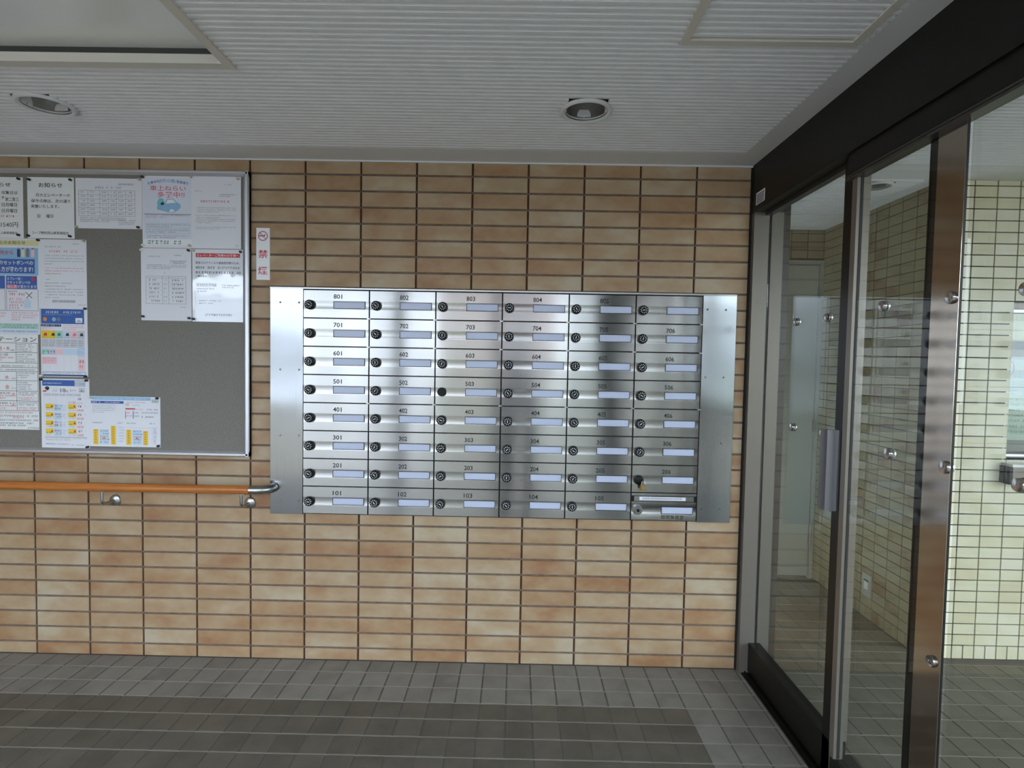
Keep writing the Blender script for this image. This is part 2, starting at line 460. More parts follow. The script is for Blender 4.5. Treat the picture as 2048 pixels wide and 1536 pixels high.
sb_ = MB().box(3.004, 3.2, 0.30, 1.3, 0, CEIL+0.1).box(3.004, 3.2, 0.134, 0.30, 0, CEIL)
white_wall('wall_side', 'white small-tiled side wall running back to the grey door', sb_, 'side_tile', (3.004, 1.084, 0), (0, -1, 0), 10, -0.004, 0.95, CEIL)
DOOR = (2.16, 2.982, 1.962)
fb = MB().box(1.7, 3.2, 1.0845, 1.2, DOOR[2], CEIL+0.1).box(1.7, DOOR[0], 1.084, 1.2, 0, DOOR[2])
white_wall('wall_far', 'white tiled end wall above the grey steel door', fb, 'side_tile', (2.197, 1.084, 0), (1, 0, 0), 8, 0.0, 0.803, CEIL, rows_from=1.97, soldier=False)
cw = MB().box(1.6, 1.7, 0.2, 1.2, 0, CEIL).build('wall_corridor', 'white_tile'); tag(cw, 'plain end wall of the short corridor behind the mailboxes', 'wall', kind='structure')
# dark wall behind the mailbox wall
bw = MB().box(1.7, 2.11, 0.2, 0.21, 0, CEIL).build('wall_rear_face', 'white_tile'); tag(bw, 'rear face of the mailbox wall towards the corridor', 'wall', kind='structure')

# grey steel door at the end of the corridor
dr = tag(empty('door_2', (2.56, 1.08, 0)), 'grey painted steel door at the end of the corridor seen through glass', 'door', kind='structure')
def part(name, m, parent, mb):
    o = mb.build(name, m); o.parent = parent; o.matrix_parent_inverse = Matrix.Translation(-Vector(parent.location)); return o
fr = MB().box(DOOR[0], 2.998, 1.07, 1.10, 1.937, 1.962).box(2.977, 2.998, 1.07, 1.10, 0, 1.937).box(DOOR[0], DOOR[0]+0.022, 1.07, 1.10, 0, 1.937)
part('door_frame', 'paint_grey', dr, fr)
part('door_leaf', 'paint_grey', dr, MB().box(DOOR[0]+0.026, 2.973, 1.08, 1.12, 0.012, 1.933))
for z0, z1 in ((1.735, 1.80), (0.915, 0.985), (0.20, 0.325)):
    part('hinge', 'steel_satin', dr, MB().lathe([(0.006, z0), (0.006, z1)], 10, (2.978, 1.068, 0)).box(2.968, 2.976, 1.066, 1.08, z0, z1))
part('leak_backing', 'dark_gap', dr, MB().box(DOOR[0]-0.02, 3.0, 1.125, 1.2, -0.02, 1.98))  # solid dark backing added to stop daylight leaking round the leaf

# ------------------------------------------------------------------ glass partition
BAR = []
hd = MB().box(2.11, 2.19, YB, 0.0, 1.952, CEIL+0.02).build('trim_2', 'bronze_side'); tag(hd, 'black header beam above the glass partition', 'header', kind='structure')
MB().box(2.118, 2.150, YB, -0.68, 1.890, 1.953).build('transom', 'bronze_side', hd)
MB().box(2.114, 2.150, YB, -0.68, 1.872, 1.879).box(2.116, 2.150, YB, -0.68, 1.882, 1.888).build('transom_bead', 'bronze_frame', hd)
jb = empty('trim_3', (2.15, -0.02, 0)); tag(jb, 'brown-grey metal jamb post beside the tiled wall end', 'door jamb', kind='structure')
part('outer_post', 'jamb_metal', jb, MB().box(2.113, 2.176, -0.03, 0.05, 0, 1.953))
part('groove', 'rubber_black', jb, MB().box(2.176, 2.186, -0.02, 0.05, 0, 1.953))
part('inner_post', 'jamb_metal', jb, MB().box(2.186, 2.235, -0.03, 0.05, 0, 1.953))
part('sealant', 'rubber_black', jb, MB().box(2.1055, 2.113, -0.004, 0.05, 0, CEIL))
part('return_post', 'bronze_frame', jb, MB().box(2.11, 2.30, 0.05, 0.205, 0, CEIL))
tk = MB().box(2.125, 2.20, YB, -0.03, -0.004, 0.004).box(2.136, 2.142, YB, -0.03, 0.004, 0.010).build('trim_4', 'bronze_side'); tag(tk, 'black floor track along the glass partition', 'track', kind='structure')
# sliding leaf with pull handle
d1 = empty('door_1', (2.175, -0.34, 0)); tag(d1, 'sliding glass door leaf with a pull handle beside the mailbox wall', 'door', kind='structure')
part('pane', 'pane_glass', d1, MB().box(2.174, 2.180, -0.622, -0.03, 0.125, 1.93))
part('bottom_rail', 'bronze_side', d1, MB().box(2.15, 2.198, -0.66, -0.03, 0.012, 0.133))
part('top_rail', 'bronze_frame', d1, MB().box(2.158, 2.186, -0.66, -0.03, 1.938, 1.952))
part('end_stile', 'bronze_side', d1, MB().box(2.150, 2.2, -0.654, -0.612, 0.012, 1.952))
part('stile_cap', 'jamb_metal', d1, MB().box(2.152, 2.2, -0.662, -0.654, 0.14, 1.95))
part('edge_bead', 'steel_satin', d1, MB().box(2.149, 2.152, -0.662, -0.656, 0.02, 1.95))
hb = MB()
prof = [(2.150, -0.648), (2.128, -0.648), (2.112, -0.640), (2.106, -0.622), (2.108, -0.606), (2.114, -0.602), (2.116, -0.616), (2.122, -0.632), (2.132, -0.638), (2.150, -0.638)]
n_ = len(prof)
hb.add([(x, y, 0.868) for x, y in prof]+[(x, y, 1.122) for x, y in prof], [(i, (i+1) % n_, n_+(i+1) % n_, n_+i) for i in range(n_)]+[tuple(range(n_))[::-1], tuple(range(n_, 2*n_))])
part('pull_handle', 'handle_metal', d1, hb)
def button(y, z, x, parent, m='chrome_reflector'):
    b = MB().lathe([(0.0, -0.010), (0.008, -0.0095), (0.0135, -0.007), (0.015, -0.003), (0.015, 0.0)], 20, (x, y, z), 'x', cap=False)
    b.lathe([(0.0, 0.014), (0.008, 0.0135), (0.0135, 0.011), (0.015, 0.008), (0.015, 0.006)], 20, (x, y, z), 'x', cap=False)
    part('safety_marker', m, parent, b)
for y in (-0.29, -0.50):
    for z in (1.482, 1.09): button(y, z, 2.174, d1)
# second leaf, nearer the camera, with a wide polished lock stile
d3 = empty('door_3', (2.135, -0.9, 0)); tag(d3, 'second glass door leaf reflecting the mailboxes, with a polished bronze lock stile', 'door', kind='structure')
part('pane', 'pane_glass', d3, MB().box(2.132, 2.140, -1.03, -0.70, 0.12, 1.876))
part('bottom_rail', 'bronze_side', d3, MB().box(2.127, 2.19, -1.114, -0.70, 0.006, 0.125))
part('left_stile', 'jamb_metal', d3, MB().box(2.124, 2.152, -0.722, -0.698, 0.125, 1.876))
part('stile_groove', 'rubber_black', d3, MB().box(2.134, 2.142, -0.7235, -0.7215, 0.127, 1.874))
part('inner_bead', 'bronze_side', d3, MB().box(2.140, 2.165, -1.032, -0.990, 0.12, 1.876))
part('lock_stile', 'bronze_side', d3, MB().box(2.1325, 2.138, -1.1135, -1.028, 0.125, 1.876))
part('stile_face', 'stile_bronze', d3, MB().box(2.131, 2.1325, -1.113, -1.028, 0.125, 1.876))
for y, z in ((-0.85, 1.485), (-0.90, 1.09)): button(y, z, 2.132, d3)
for y, z in ((-1.092, 1.481), (-1.10, 1.092)): button(y, z, 2.131, d3)
b = MB().lathe([(0.0075, -0.004), (0.0125, -0.006), (0.014, -0.003), (0.014, 0.0)], 20, (2.131, -1.088, 0.630), 'x', cap=False)
b.lathe([(0.0, -0.001), (0.0075, -0.002), (0.0078, 0.0)], 16, (2.131, -1.088, 0.630), 'x', cap=False)
part('lock_cylinder', 'steel_satin', d3, b)
# fixed glazing from there towards the camera
w1 = empty('window_1', (2.135, -2.2, 0)); tag(w1, 'fixed glass pane of the partition at the right picture edge', 'glazing', kind='structure')
part('pane', 'pane_glass', w1, MB().box(2.140, 2.148, YB+0.1, -1.118, 0.12, 1.876))
part('bottom_rail', 'bronze_side', w1, MB().box(2.134, 2.19, YB+0.1, -1.118, 0.0, 0.125))
for y, z in ((-1.275, 1.478), (-1.282, 1.091)): button(y, z, 2.140, w1)
st = MB().box(2.1090, 2.11, -0.128, -0.048, 1.974, 2.022).build('warning_sticker', 'paper_white'); tag(st, 'small white printed sticker at the corner of the black header beam', 'sticker')
sl = MB()
random.seed(3)
for k in range(5):
    z = 2.014-k*0.008
    y = -0.056
    while y > -0.12:
        w = random.uniform(0.003, 0.009); sl.box(2.1086, 2.1089, y-w, y, z-0.0045, z); y -= w+0.0015
sl.build('sticker_print', 'ink', st)

# ================================================================== NOTICE BOARD
BD = (-1.62, 0.003, 0.889, 2.091)
nb = empty('notice_board', (-0.8, 0, 0.889)); tag(nb, 'wide grey cloth notice board in an aluminium frame', 'notice board')
part('board_panel', 'board_cloth', nb, MB().box(BD[0], BD[1], -0.010, 0.0, BD[2], BD[3]))
def bar_x(z0, z1, inner_up):
    y0 = -0.024
    pr = [(0.0, z0), (y0, z0), (y0, z1), (0.0, z1)]
    ch = 0.004
    if inner_up: pr = [(0.0, z0), (y0+ch, z0), (y0, z0+ch), (y0, z1-0.010), (y0+0.008, z1), (0.0, z1)]
    else: pr = [(0.0, z0), (y0+0.008, z0), (y0, z0+0.010), (y0, z1-ch), (y0+ch, z1), (0.0, z1)]
    return MB().profile_x(pr, BD[0], BD[1])
part('frame_bar', 'aluminium', nb, bar_x(BD[2], BD[2]+0.022, True))
part('frame_bar', 'aluminium', nb, bar_x(BD[3]-0.022, BD[3], False))
for x0, x1, inr in ((BD[1]-0.022, BD[1], -1), (BD[0], BD[0]+0.022, 1)):
    y0 = -0.024
    pr = [(x0, 0), (x0, y0+0.008), (x0+0.010, y0), (x1-0.004, y0), (x1, y0+0.004), (x1, 0)] if inr < 0 else [(x0, 0), (x0, y0+0.004), (x0+0.004, y0), (x1-0.010, y0), (x1, y0+0.008), (x1, 0)]
    n_ = 6; v = [(x, y, BD[2]+0.0005) for x, y in pr]+[(x, y, BD[3]-0.0005) for x, y in pr]
    part('frame_bar', 'aluminium', nb, MB().add(v, [(i, (i+1) % n_, n_+(i+1) % n_, n_+i) for i in range(n_)]+[tuple(range(n_)), tuple(range(n_, 12))]))

class Paper:
    """one sheet; layout in its own drawing units (left, top, right, bottom), y down"""
    def __init__(s, name, label, cat, rect, units, m='paper_white', y=-0.0105, group=None):
        s.x0, s.z1, s.x1, s.z0 = rect; s.u = units; s.y = y; s.ink = {}
        s.o = MB().box(s.x0, s.x1, y-0.0006, y, s.z0, s.z1).build(name, m)
        tag(s.o, label, cat, group)
        s.py = y-0.0006
    def X(s, u): return s.x0+(u-s.u[0])/(s.u[2]-s.u[0])*(s.x1-s.x0)
    def Z(s, v): return s.z1-(v-s.u[1])/(s.u[3]-s.u[1])*(s.z1-s.z0)
    def mb(s, m, lift=1): return s.ink.setdefault((m, lift), MB())
    def rect(s, l, t, r, b, m, lift=1):
        l = max(l, s.u[0]); r = min(r, s.u[2])
        if r > l: s.mb(m, lift).quad(s.X(l), s.Z(t), s.X(r), s.Z(b), s.py-0.00018*lift)
    def text(s, t, l, tp, r, b, m='ink', bold=0.012, lift=3): text_to(s.mb(m, lift), t, s.X(l), s.Z(tp), s.X(r), s.Z(b), s.py-0.00018*lift, bold*0.5)
    def frame(s, l, t, r, b, m='grey_ink', w=2.5, lift=2):
        s.rect(l, t, r, t+w, m, lift); s.rect(l, b-w, r, b, m, lift); s.rect(l, t, l+w, b, m, lift); s.rect(r-w, t, r, b, m, lift)
    def lines(s, l, t, r, n, pitch, h=7, m='grey_ink', last=0.6, lift=2):
        """rows of marks too small to read"""
        for k in range(n):
            y = t+k*pitch; e = r if k < n-1 else l+(r-l)*last; x = l
            while x < e:
                w = h*random.uniform(0.55, 1.0)
                if random.random() < 0.9:
                    a = random.uniform(0, 0.35)*w; c = x+w*random.uniform(0.15, 0.75)
                    s.rect(x+a, y+h*0.12, x+w, y+h*0.26, m, lift); s.rect(c, y, c+w*0.17, y+h, m, lift)
                    if random.random() < 0.5: s.rect(x, y+h*0.48, x+w*random.uniform(0.6, 1), y+h*0.6, m, lift)
                    if random.random() < 0.6: s.rect(x, y+h*0.78, x+w-a, y+h*0.92, m, lift)
                    if random.random() < 0.4: s.rect(x, y+h*0.3, x+w*0.15, y+h*0.9, m, lift)
                x += w+h*0.22
    def done(s):
        names = {'ink': 'black_print', 'grey_ink': 'fine_print', 'red_ink': 'red_print'}
        for (m, lf), b in s.ink.items():
            if b.v: tag(b.build(names.get(m, m.replace('_ink', '')+'_print'), m, s.o, fix=False), kind='stuff')
        return s.o
random.seed(11)
# -- leftmost notice, cut by the picture edge
p = Paper('notice_sheet', 'white notice with handwritten 1540 at the left end of the board', 'notice', (-1.1551, 2.0539, -0.9563, 1.7998), (-190, 132, 178, 612), 'paper_warm')
p.text('お知らせ', -108, 175, 82, 208, bold=0.02); p.text('収集日は', 10, 240, 135, 268); p.text('す', 5, 282, 35, 305); p.text('第二第三', 38, 292, 145, 322, bold=0.01)
p.text('日月曜日', 10, 335, 130, 365); p.text('日月曜日', 10, 382, 130, 412); p.lines(0, 432, 125, 1, 20, 16, 'red_ink', 1); p.text('1540円', 0, 488, 135, 528, bold=0.0)
p.text('山鼻管理組合', 0, 562, 130, 582, bold=0.01); p.done()
p = Paper('notice_sheet', 'white elevator maintenance notice in bold black print, second from the left on top', 'notice', (-0.9380, 2.0556, -0.7396, 1.8006), (212, 135, 580, 617), 'paper_warm')
p.text('お知らせ', 302, 178, 490, 215, bold=0.022); p.text('月のエレベーターの', 278, 262, 548, 290); p.text('保守点検は、次の通り', 242, 308, 550, 336); p.text('実施いたします。', 240, 350, 462, 378)
p.text('日', 290, 428, 312, 455); p.text('曜日', 360, 428, 414, 455); p.text('コープ野村西山鼻管理組合', 245, 562, 535, 585, bold=0.008); p.done()
p = Paper('duty_table_sheet', 'landscape sheet with a printed date table next to the elevator notice', 'notice', (-0.7329, 2.0550, -0.4515, 1.8454), (592, 143, 1115, 540))
p.lines(930, 182, 1045, 1, 20, 14, 'grey_ink', 1)
for k in range(9): p.lines(700+k*34, 208, 716+k*34, 1, 20, 16, 'grey_ink', 1)
xs = [615, 688, 782, 850, 912, 985, 1058]; ys = [238, 272, 306, 340, 374, 408, 440]
for x in xs: p.rect(x, 238, x+2, 440, 'grey_ink')
for y in ys: p.rect(615, y, 1058, y+2, 'grey_ink')
for i in range(6):
    for j in range(6): p.lines(xs[i]+18, ys[j]+9, xs[i]+50, 1, 10, 13, 'grey_ink', 1)
p.lines(625, 452, 985, 3, 14, 9, 'grey_ink', 0.65); p.lines(930, 468, 1065, 3, 15, 9, 'grey_ink', 0.9); p.done()
p = Paper('crime_poster', 'parking theft warning poster with pink lettering and a pale blue car', 'poster', (-0.4502, 2.0682, -0.2385, 1.7687), (1118, 125, 1512, 692))
p.rect(1126, 138, 1505, 640, 'poster_pale')
for k, ch in enumerate('札幌市内のマンション駐車場で'):
    t = (k-6.5)/6.5; x = 1162+k*23; y = 150+abs(t)**2*22
    p.text(ch, x, y, x+21, y+24, 'blue_ink', 0.02)
p.text('車上ねらい', 1180, 200, 1462, 242, 'pink_ink', 0.035); p.text('多発中!!', 1238, 248, 1452, 296, 'pink_ink', 0.035)
cv = p.mb('sky_ink', 2)
def poly(pp, pts, m, lift):
    pp.mb(m, lift).add([(pp.X(a), pp.py-0.00018*lift, pp.Z(b)) for a, b in pts], [tuple(range(len(pts)))[::-1]])
poly(p, [(1232, 372), (1250, 352), (1290, 345), (1312, 305), (1362, 302), (1392, 330), (1418, 345), (1422, 370), (1400, 392), (1368, 412), (1330, 412), (1262, 396), (1236, 390)], 'sky_ink', 2)
poly(p, [(1302, 342), (1318, 312), (1358, 309), (1384, 334)], 'white_ink', 3)
poly(p, [(1330, 408), (1338, 388), (1360, 386), (1376, 404)], 'white_ink', 3)
poly(p, [(1236, 330), (1250, 302), (1280, 300), (1296, 330), (1290, 352), (1258, 372), (1238, 362)], 'cyan_ink', 3)
poly(p, [(1262, 340), (1278, 330), (1292, 338), (1286, 352), (1268, 354)], 'ink', 4)
p.rect(1130, 424, 1502, 428, 'cyan_ink'); p.lines(1140, 432, 1480, 2, 13, 8, 'grey_ink', 0.5); p.lines(1150, 505, 1485, 2, 14, 9, 'grey_ink'); p.frame(1145, 498, 1490, 534, 'cyan_ink', 2)
p.lines(1150, 548, 1480, 2, 14, 9, 'grey_ink', 0.7); p.frame(1145, 540, 1490, 578, 'cyan_ink', 2); p.lines(1150, 592, 1480, 2, 14, 9, 'grey_ink', 0.7)
p.rect(1126, 622, 1505, 668, 'white_ink', 2); p.lines(1160, 632, 1290, 1, 20, 30, 'green_ink', 1, 3); p.lines(1308, 632, 1418, 1, 20, 30, 'green_ink', 1, 3); p.done()
p = Paper('notice_sheet', 'plain white letter with one short red heading in the upper right corner of the board', 'notice', (-0.2385, 2.0697, -0.0330, 1.7689), (1512, 128, 1895, 698))
p.lines(1765, 188, 1855, 1, 10, 8); p.lines(1535, 240, 1618, 1, 10, 9); p.lines(1725, 265, 1855, 2, 14, 9); p.lines(1578, 316, 1810, 1, 10, 17, 'red_ink', 1)
p.lines(1550, 372, 1855, 3, 16, 7); p.lines(1535, 432, 1855, 2, 16, 7); p.lines(1535, 462, 1850, 3, 14, 7, last=0.4); p.lines(1540, 525, 1850, 2, 13, 7); p.done()
p = Paper('roster_sheet', 'white letter with a small table, below the parking theft poster', 'notice', (-0.4584, 1.7670, -0.2439, 1.4627), (1108, 695, 1505, 1265))
p.lines(1370, 745, 1460, 1, 10, 9); p.lines(1155, 755, 1320, 1, 10, 9); p.lines(1335, 790, 1462, 2, 14, 10, 'ink', 0.9); p.lines(1150, 822, 1462, 3, 14, 9); p.lines(1290, 882, 1302, 1, 10, 12)
p.frame(1145, 914, 1462, 1132, 'grey_ink', 2)
for x in (1275, 1325): p.rect(x, 914, x+2, 1132, 'grey_ink')
p.rect(1145, 928, 1462, 930, 'grey_ink')
for k in range(6):
    y = 938+k*33; p.lines(1170, y, 1245, 1, 10, 14, 'ink', 1); p.lines(1285, y+2, 1312, 1, 10, 10, 'grey_ink', 1); p.lines(1352, y, 1440, 1, 10, 14, 'ink', 1)
    if k: p.rect(1145, y-9, 1462, y-7, 'light_grey')
p.lines(1415, 1152, 1458, 1, 10, 9, last=1); p.done()
p = Paper('laminated_notice', 'glossy laminated notice with a red banner under the red-heading letter', 'notice', (-0.2402, 1.7663, -0.0244, 1.4612), (1512, 703, 1912, 1275), 'film')
p.rect(1540, 735, 1888, 766, 'red_ink'); p.text('エレベーターご利用のお客様へ', 1548, 740, 1880, 761, 'white_ink', 0.015)
p.text('新型コロナウィルス感染症対策のため、', 1540, 800, 1885, 820, 'ink', 0.012)
p.lines(1540, 838, 1885, 1, 10, 19, 'ink', 1); p.lines(1540, 876, 1885, 1, 10, 19, 'ink', 1); p.text('い致します。', 1540, 906, 1635, 925, 'ink', 0.012)
p.frame(1545, 972, 1700, 996, 'light_grey', 3); p.lines(1555, 978, 1690, 1, 10, 12, 'violet_ink', 1); p.lines(1745, 982, 1885, 2, 16, 9, 'grey_ink'); p.lines(1545, 1010, 1680, 2, 20, 10, 'grey_ink')
p.lines(1565, 1105, 1735, 2, 20, 9, 'grey_ink'); p.lines(1610, 1212, 1815, 1, 10, 16, 'grey_ink', 1); p.done()
p = Paper('gas_can_poster', 'blue and white poster about gas canister disposal at the left edge of the board', 'poster', (-1.1079, 1.7992, -0.8934, 1.3938), (-90, 615, 305, 1372))
p.rect(-90, 628, 305, 672, 'poster_cream'); p.text('からのお知らせ', -40, 636, 202, 664, 'ink', 0.008)
p.rect(-90, 690, 300, 905, 'sky_ink'); p.text('月から', -2, 712, 104, 745, 'red_ink', 0.03, 4)
for k, (c_, x) in enumerate((('navy_ink', 135), ('poster_cream', 168), ('grey_ink', 205), ('pale_pink', 245))):
    p.rect(x, 702, x+26, 762, c_, 3); p.rect(x+6, 690, x+20, 703, 'grey_ink', 3)
p.rect(-90, 778, 272, 890, 'blue_ink', 2); p.text('カセットボンベの', -5, 790, 260, 824, 'white_ink', 0.02, 4); p.text('し方が変わります!', -20, 838, 258, 880, 'white_ink', 0.02, 4)
p.rect(-90, 910, 36, 1012, 'blue_ink', 2); p.rect(44, 910, 288, 1012, 'blue_ink', 2); p.text('スプレー缶・', 52, 920, 172, 944, 'white_ink', 0.01, 4); p.text('カセットボンベの', 52, 950, 235, 974, 'white_ink', 0.01, 4)
p.rect(50, 980, 130, 1008, 'pink_ink', 3); p.text('出し方が変わります', 55, 982, 285, 1006, 'white_ink', 0.01, 5)
p.mb('red_ink', 4).ring(p.X(258), p.py-0.0008, p.Z(934), 0.0, 0.0085)
p.frame(44, 1014, 296, 1186, 'grey_ink', 3); p.frame(-90, 1014, 36, 1186, 'grey_ink', 3)
p.lines(60, 1028, 130, 1, 10, 10, 'ink', 1); p.lines(60, 1045, 185, 1, 10, 20, 'red_ink', 1); p.lines(65, 1085, 170, 4, 24, 18, 'pink_ink', 0.7)
poly(p, [(180, 1100), (215, 1085), (240, 1110), (235, 1165), (180, 1165)], 'pale_blue', 2); poly(p, [(195, 1040), (200, 1036), (250, 1082), (246, 1088)], 'grey_ink', 3); poly(p, [(246, 1036), (251, 1040), (205, 1088), (200, 1084)], 'grey_ink', 3)
p.lines(82, 1196, 280, 4, 18, 12, 'pink_ink', 0.3); p.lines(-80, 1200, 30, 3, 24, 12, 'pink_ink', 0.6)
p.rect(-90, 1286, 296, 1330, 'mint_ink'); p.lines(-80, 1292, 285, 2, 19, 13, 'grey_ink', 0.95); p.rect(-90, 1338, 296, 1362, 'pale_blue'); p.lines(-80, 1342, 290, 1, 10, 12, 'blue_ink', 1); p.done()
p = Paper('notice_sheet', 'white letter with a faint pink heading beside the blue gas canister poster', 'notice', (-0.8936, 1.7972, -0.6894, 1.5061), (303, 625, 680, 1170), y=-0.0112)
p.lines(570, 655, 660, 1, 10, 9); p.lines(355, 678, 485, 1, 10, 10, last=1); p.lines(385, 710, 605, 1, 10, 18, 'pink_ink', 1); p.lines(350, 750, 660, 4, 22, 7, last=0.2); p.lines(350, 848, 655, 3, 22, 8, 'pink_ink', 0.4)
p.lines(350, 938, 410, 1, 10, 8); p.lines(350, 966, 560, 2, 24, 8, last=0.8); p.lines(350, 1014, 650, 4, 22, 8, last=0.4); p.rect(404, 1102, 588, 1124, 'light_grey'); p.lines(410, 1106, 585, 1, 10, 14, 'violet_ink', 1); p.lines(612, 1136, 660, 1, 10, 8, last=1); p.done()
p = Paper('recycling_calendar', 'refuse sorting leaflet with a wide blue header and small coloured icons', 'leaflet', (-0.8903, 1.5059, -0.6889, 1.2162), (318, 68, 688, 605), y=-0.0112)
p.rect(323, 72, 662, 188, 'blue_ink'); p.lines(345, 88, 630, 1, 10, 18, 'white_ink', 1); p.lines(345, 112, 580, 1, 10, 9, 'sky_ink', 1)
for x, c_ in ((355, 'orange_ink'), (425, 'sky_ink'), (462, 'grey_ink')): p.mb(c_, 3).ring(p.X(x), p.py-0.0006, p.Z(153), 0.0, 0.0085)
p.rect(594, 140, 648, 178, 'white_ink', 2)
for k, h in enumerate((10, 20, 14, 8)): p.rect(606+k*9, 172-h, 611+k*9, 172, 'grey_ink', 3)
p.rect(322, 192, 480, 210, 'navy_ink'); p.lines(335, 196, 470, 1, 10, 9, 'white_ink', 1, 3); p.lines(325, 216, 395, 2, 11, 7, 'pink_ink'); p.lines(495, 196, 655, 3, 15, 8, 'pink_ink')
cols = ['yellow_ink', 'yellow_ink', 'mint_ink', 'pale_blue', 'pale_pink', 'light_grey']
for k in range(6):
    x = 322+k*57; p.rect(x, 242, x+57, 304, cols[k]); p.rect(x, 306, x+56, 376, 'light_grey'); p.lines(x+6, 318, x+50, 3, 17, 9, 'grey_ink', 0.8)
    p.lines(x+8, 290, x+48, 1, 10, 8, 'grey_ink', 1)
for x, c_ in ((355, 'red_ink'), (416, 'ink'), (462, 'green_ink'), (528, 'ink'), (584, 'pink_ink'), (640, 'ink')):
    poly(p, [(x-14, 282), (x-4, 256), (x+2, 266), (x+8, 254), (x+16, 282)], c_, 3)
for k, c_ in enumerate(['mint_ink', 'light_grey', 'pale_pink', 'pale_blue', 'pale_blue', 'sky_ink']):
    x = 322+k*57; p.rect(x, 384, x+56, 432, c_); 
p.lines(330, 400, 360, 1, 10, 26, 'blue_ink', 1); p.lines(392, 400, 425, 1, 10, 26, 'navy_ink', 1)
p.rect(325, 450, 440, 505, 'pale_pink'); p.lines(330, 456, 436, 3, 16, 9, 'pink_ink', 0.8); p.rect(612, 366, 662, 450, 'pale_blue', 2); p.lines(616, 372, 658, 5, 15, 8, 'blue_ink'); p.rect(612, 456, 662, 556, 'pale_pink', 2); p.lines(620, 472, 655, 2, 40, 22, 'red_ink', 0.8, 3)
for k in range(7): p.rect(330+k*56, 430, 331.5+k*56, 552, 'light_grey')
p.frame(330, 566, 668, 600, 'blue_ink', 3); p.rect(334, 588, 664, 597, 'navy_ink'); p.lines(340, 574, 640, 1, 10, 8, 'grey_ink', 1); p.done()
p = Paper('refuse_station_sheet', 'black and red ruled refuse station timetable at the lower left of the board', 'notice', (-1.1162, 1.3934, -0.9030, 0.9862), (-90, 270, 300, 1020), 'paper_warm')
p.text('ステーション', -78, 290, 288, 328, 'ink', 0.012)
p.frame(-90, 336, 296, 872, 'ink', 3)
for y in (410, 492, 528, 560, 632, 714, 792): p.rect(-90, y, 296, y+3, 'ink')
for y0, y1 in ((336, 492), (560, 872)): p.rect(125, y0, 128, y1, 'ink')
p.text('月・木', -12, 366, 78, 398, 'red_ink', 0.015); p.text('水', 34, 594, 68, 624, 'red_ink', 0.015); p.text('金', 36, 668, 70, 700, 'red_ink', 0.0); p.text('火', 86, 724, 118, 754, 'red_ink', 0.0); p.text('火', 86, 802, 118, 836, 'red_ink', 0.0)
for y in (394, 616, 694): p.lines(85, y-4, 116, 1, 10, 10, 'ink', 1)
for y0, n in ((346, 4), (424, 4), (570, 3), (644, 4)): 
    for k in range(n): p.mb('ink', 3).ring(p.X(138), p.py-0.0006, p.Z(y0+k*17+5), 0.0, 0.0018, 8); p.lines(148, y0+k*17, 148+random.uniform(60, 130), 1, 10, 10, 'ink', 1)
p.text('に1回', 0, 420, 62, 440, 'ink', 0.005); p.lines(-85, 448, 118, 2, 18, 12, 'red_ink', 0.6); p.lines(-85, 512, 256, 1, 10, 12, 'ink', 1); p.lines(-85, 542, 262, 1, 10, 12, 'ink', 1)
p.lines(-60, 726, 75, 1, 10, 16, 'ink', 1); p.lines(-85, 748, 110, 2, 18, 12, 'red_ink', 0.6); p.lines(140, 724, 285, 2, 16, 11, 'ink', 0.8); p.lines(140, 764, 290, 2, 12, 9, 'red_ink', 0.9)
p.lines(-60, 804, 75, 1, 10, 16, 'ink', 1); p.lines(-85, 828, 110, 2, 18, 12, 'red_ink', 0.6); p.lines(140, 802, 285, 2, 16, 11, 'ink', 0.8); p.lines(140, 842, 290, 2, 12, 9, 'red_ink', 0.9)
p.lines(-85, 880, 250, 1, 10, 12, 'red_ink', 1); p.lines(-85, 906, 280, 1, 10, 13, 'ink', 1); p.lines(90, 918, 180, 1, 10, 14, 'red_ink', 1); p.lines(-85, 940, 292, 1, 10, 13, 'ink', 1); p.lines(-85, 964, 250, 2, 18, 13, 'ink', 0.8); p.lines(200, 1000, 296, 1, 10, 13, 'ink', 1); p.done()
p = Paper('month_calendar', 'October refuse calendar with yellow day boxes and a blue bar on top', 'calendar', (-0.8932, 1.2071, -0.6853, 0.9073), (322, 622, 702, 1172))
p.rect(332, 632, 585, 678, 'blue_ink'); p.lines(345, 652, 480, 1, 10, 11, 'white_ink', 1); p.rect(585, 632, 670, 678, 'light_grey'); p.frame(585, 632, 670, 678, 'blue_ink', 2); p.lines(592, 655, 660, 1, 10, 11, 'navy_ink', 1)
poly(p, [(333, 722), (350, 712), (365, 715), (366, 724), (334, 726)], 'red_ink', 2); poly(p, [(350, 695), (368, 682), (388, 690), (386, 704), (372, 716), (360, 706)], 'ink', 2); p.lines(412, 700, 460, 2, 13, 9, 'grey_ink', 0.8)
p.text('10', 474, 698, 515, 728, 'ink', 0.0); p.text('月', 518, 712, 534, 727, 'ink', 0.0); p.lines(548, 706, 588, 1, 10, 14, 'grey_ink', 1); p.rect(618, 690, 668, 726, 'light_grey')
for k, h in enumerate((10, 22, 15, 8)): p.rect(628+k*9, 724-h, 633+k*9, 724, 'green_ink', 3)
for k in range(5): p.rect(340+k*60, 738, 395+k*60, 756, 'light_grey'); p.lines(380+k*58, 742, 392+k*58, 1, 10, 9, 'pink_ink', 1)
for k in range(7): p.rect(345+k*46, 756, 346.5+k*46, 1080, 'light_grey')
rc = [('mint_ink', 'green_ink'), ('violet_ink', 'violet_ink'), ('orange_ink', 'red_ink'), ('violet_ink', 'violet_ink')]
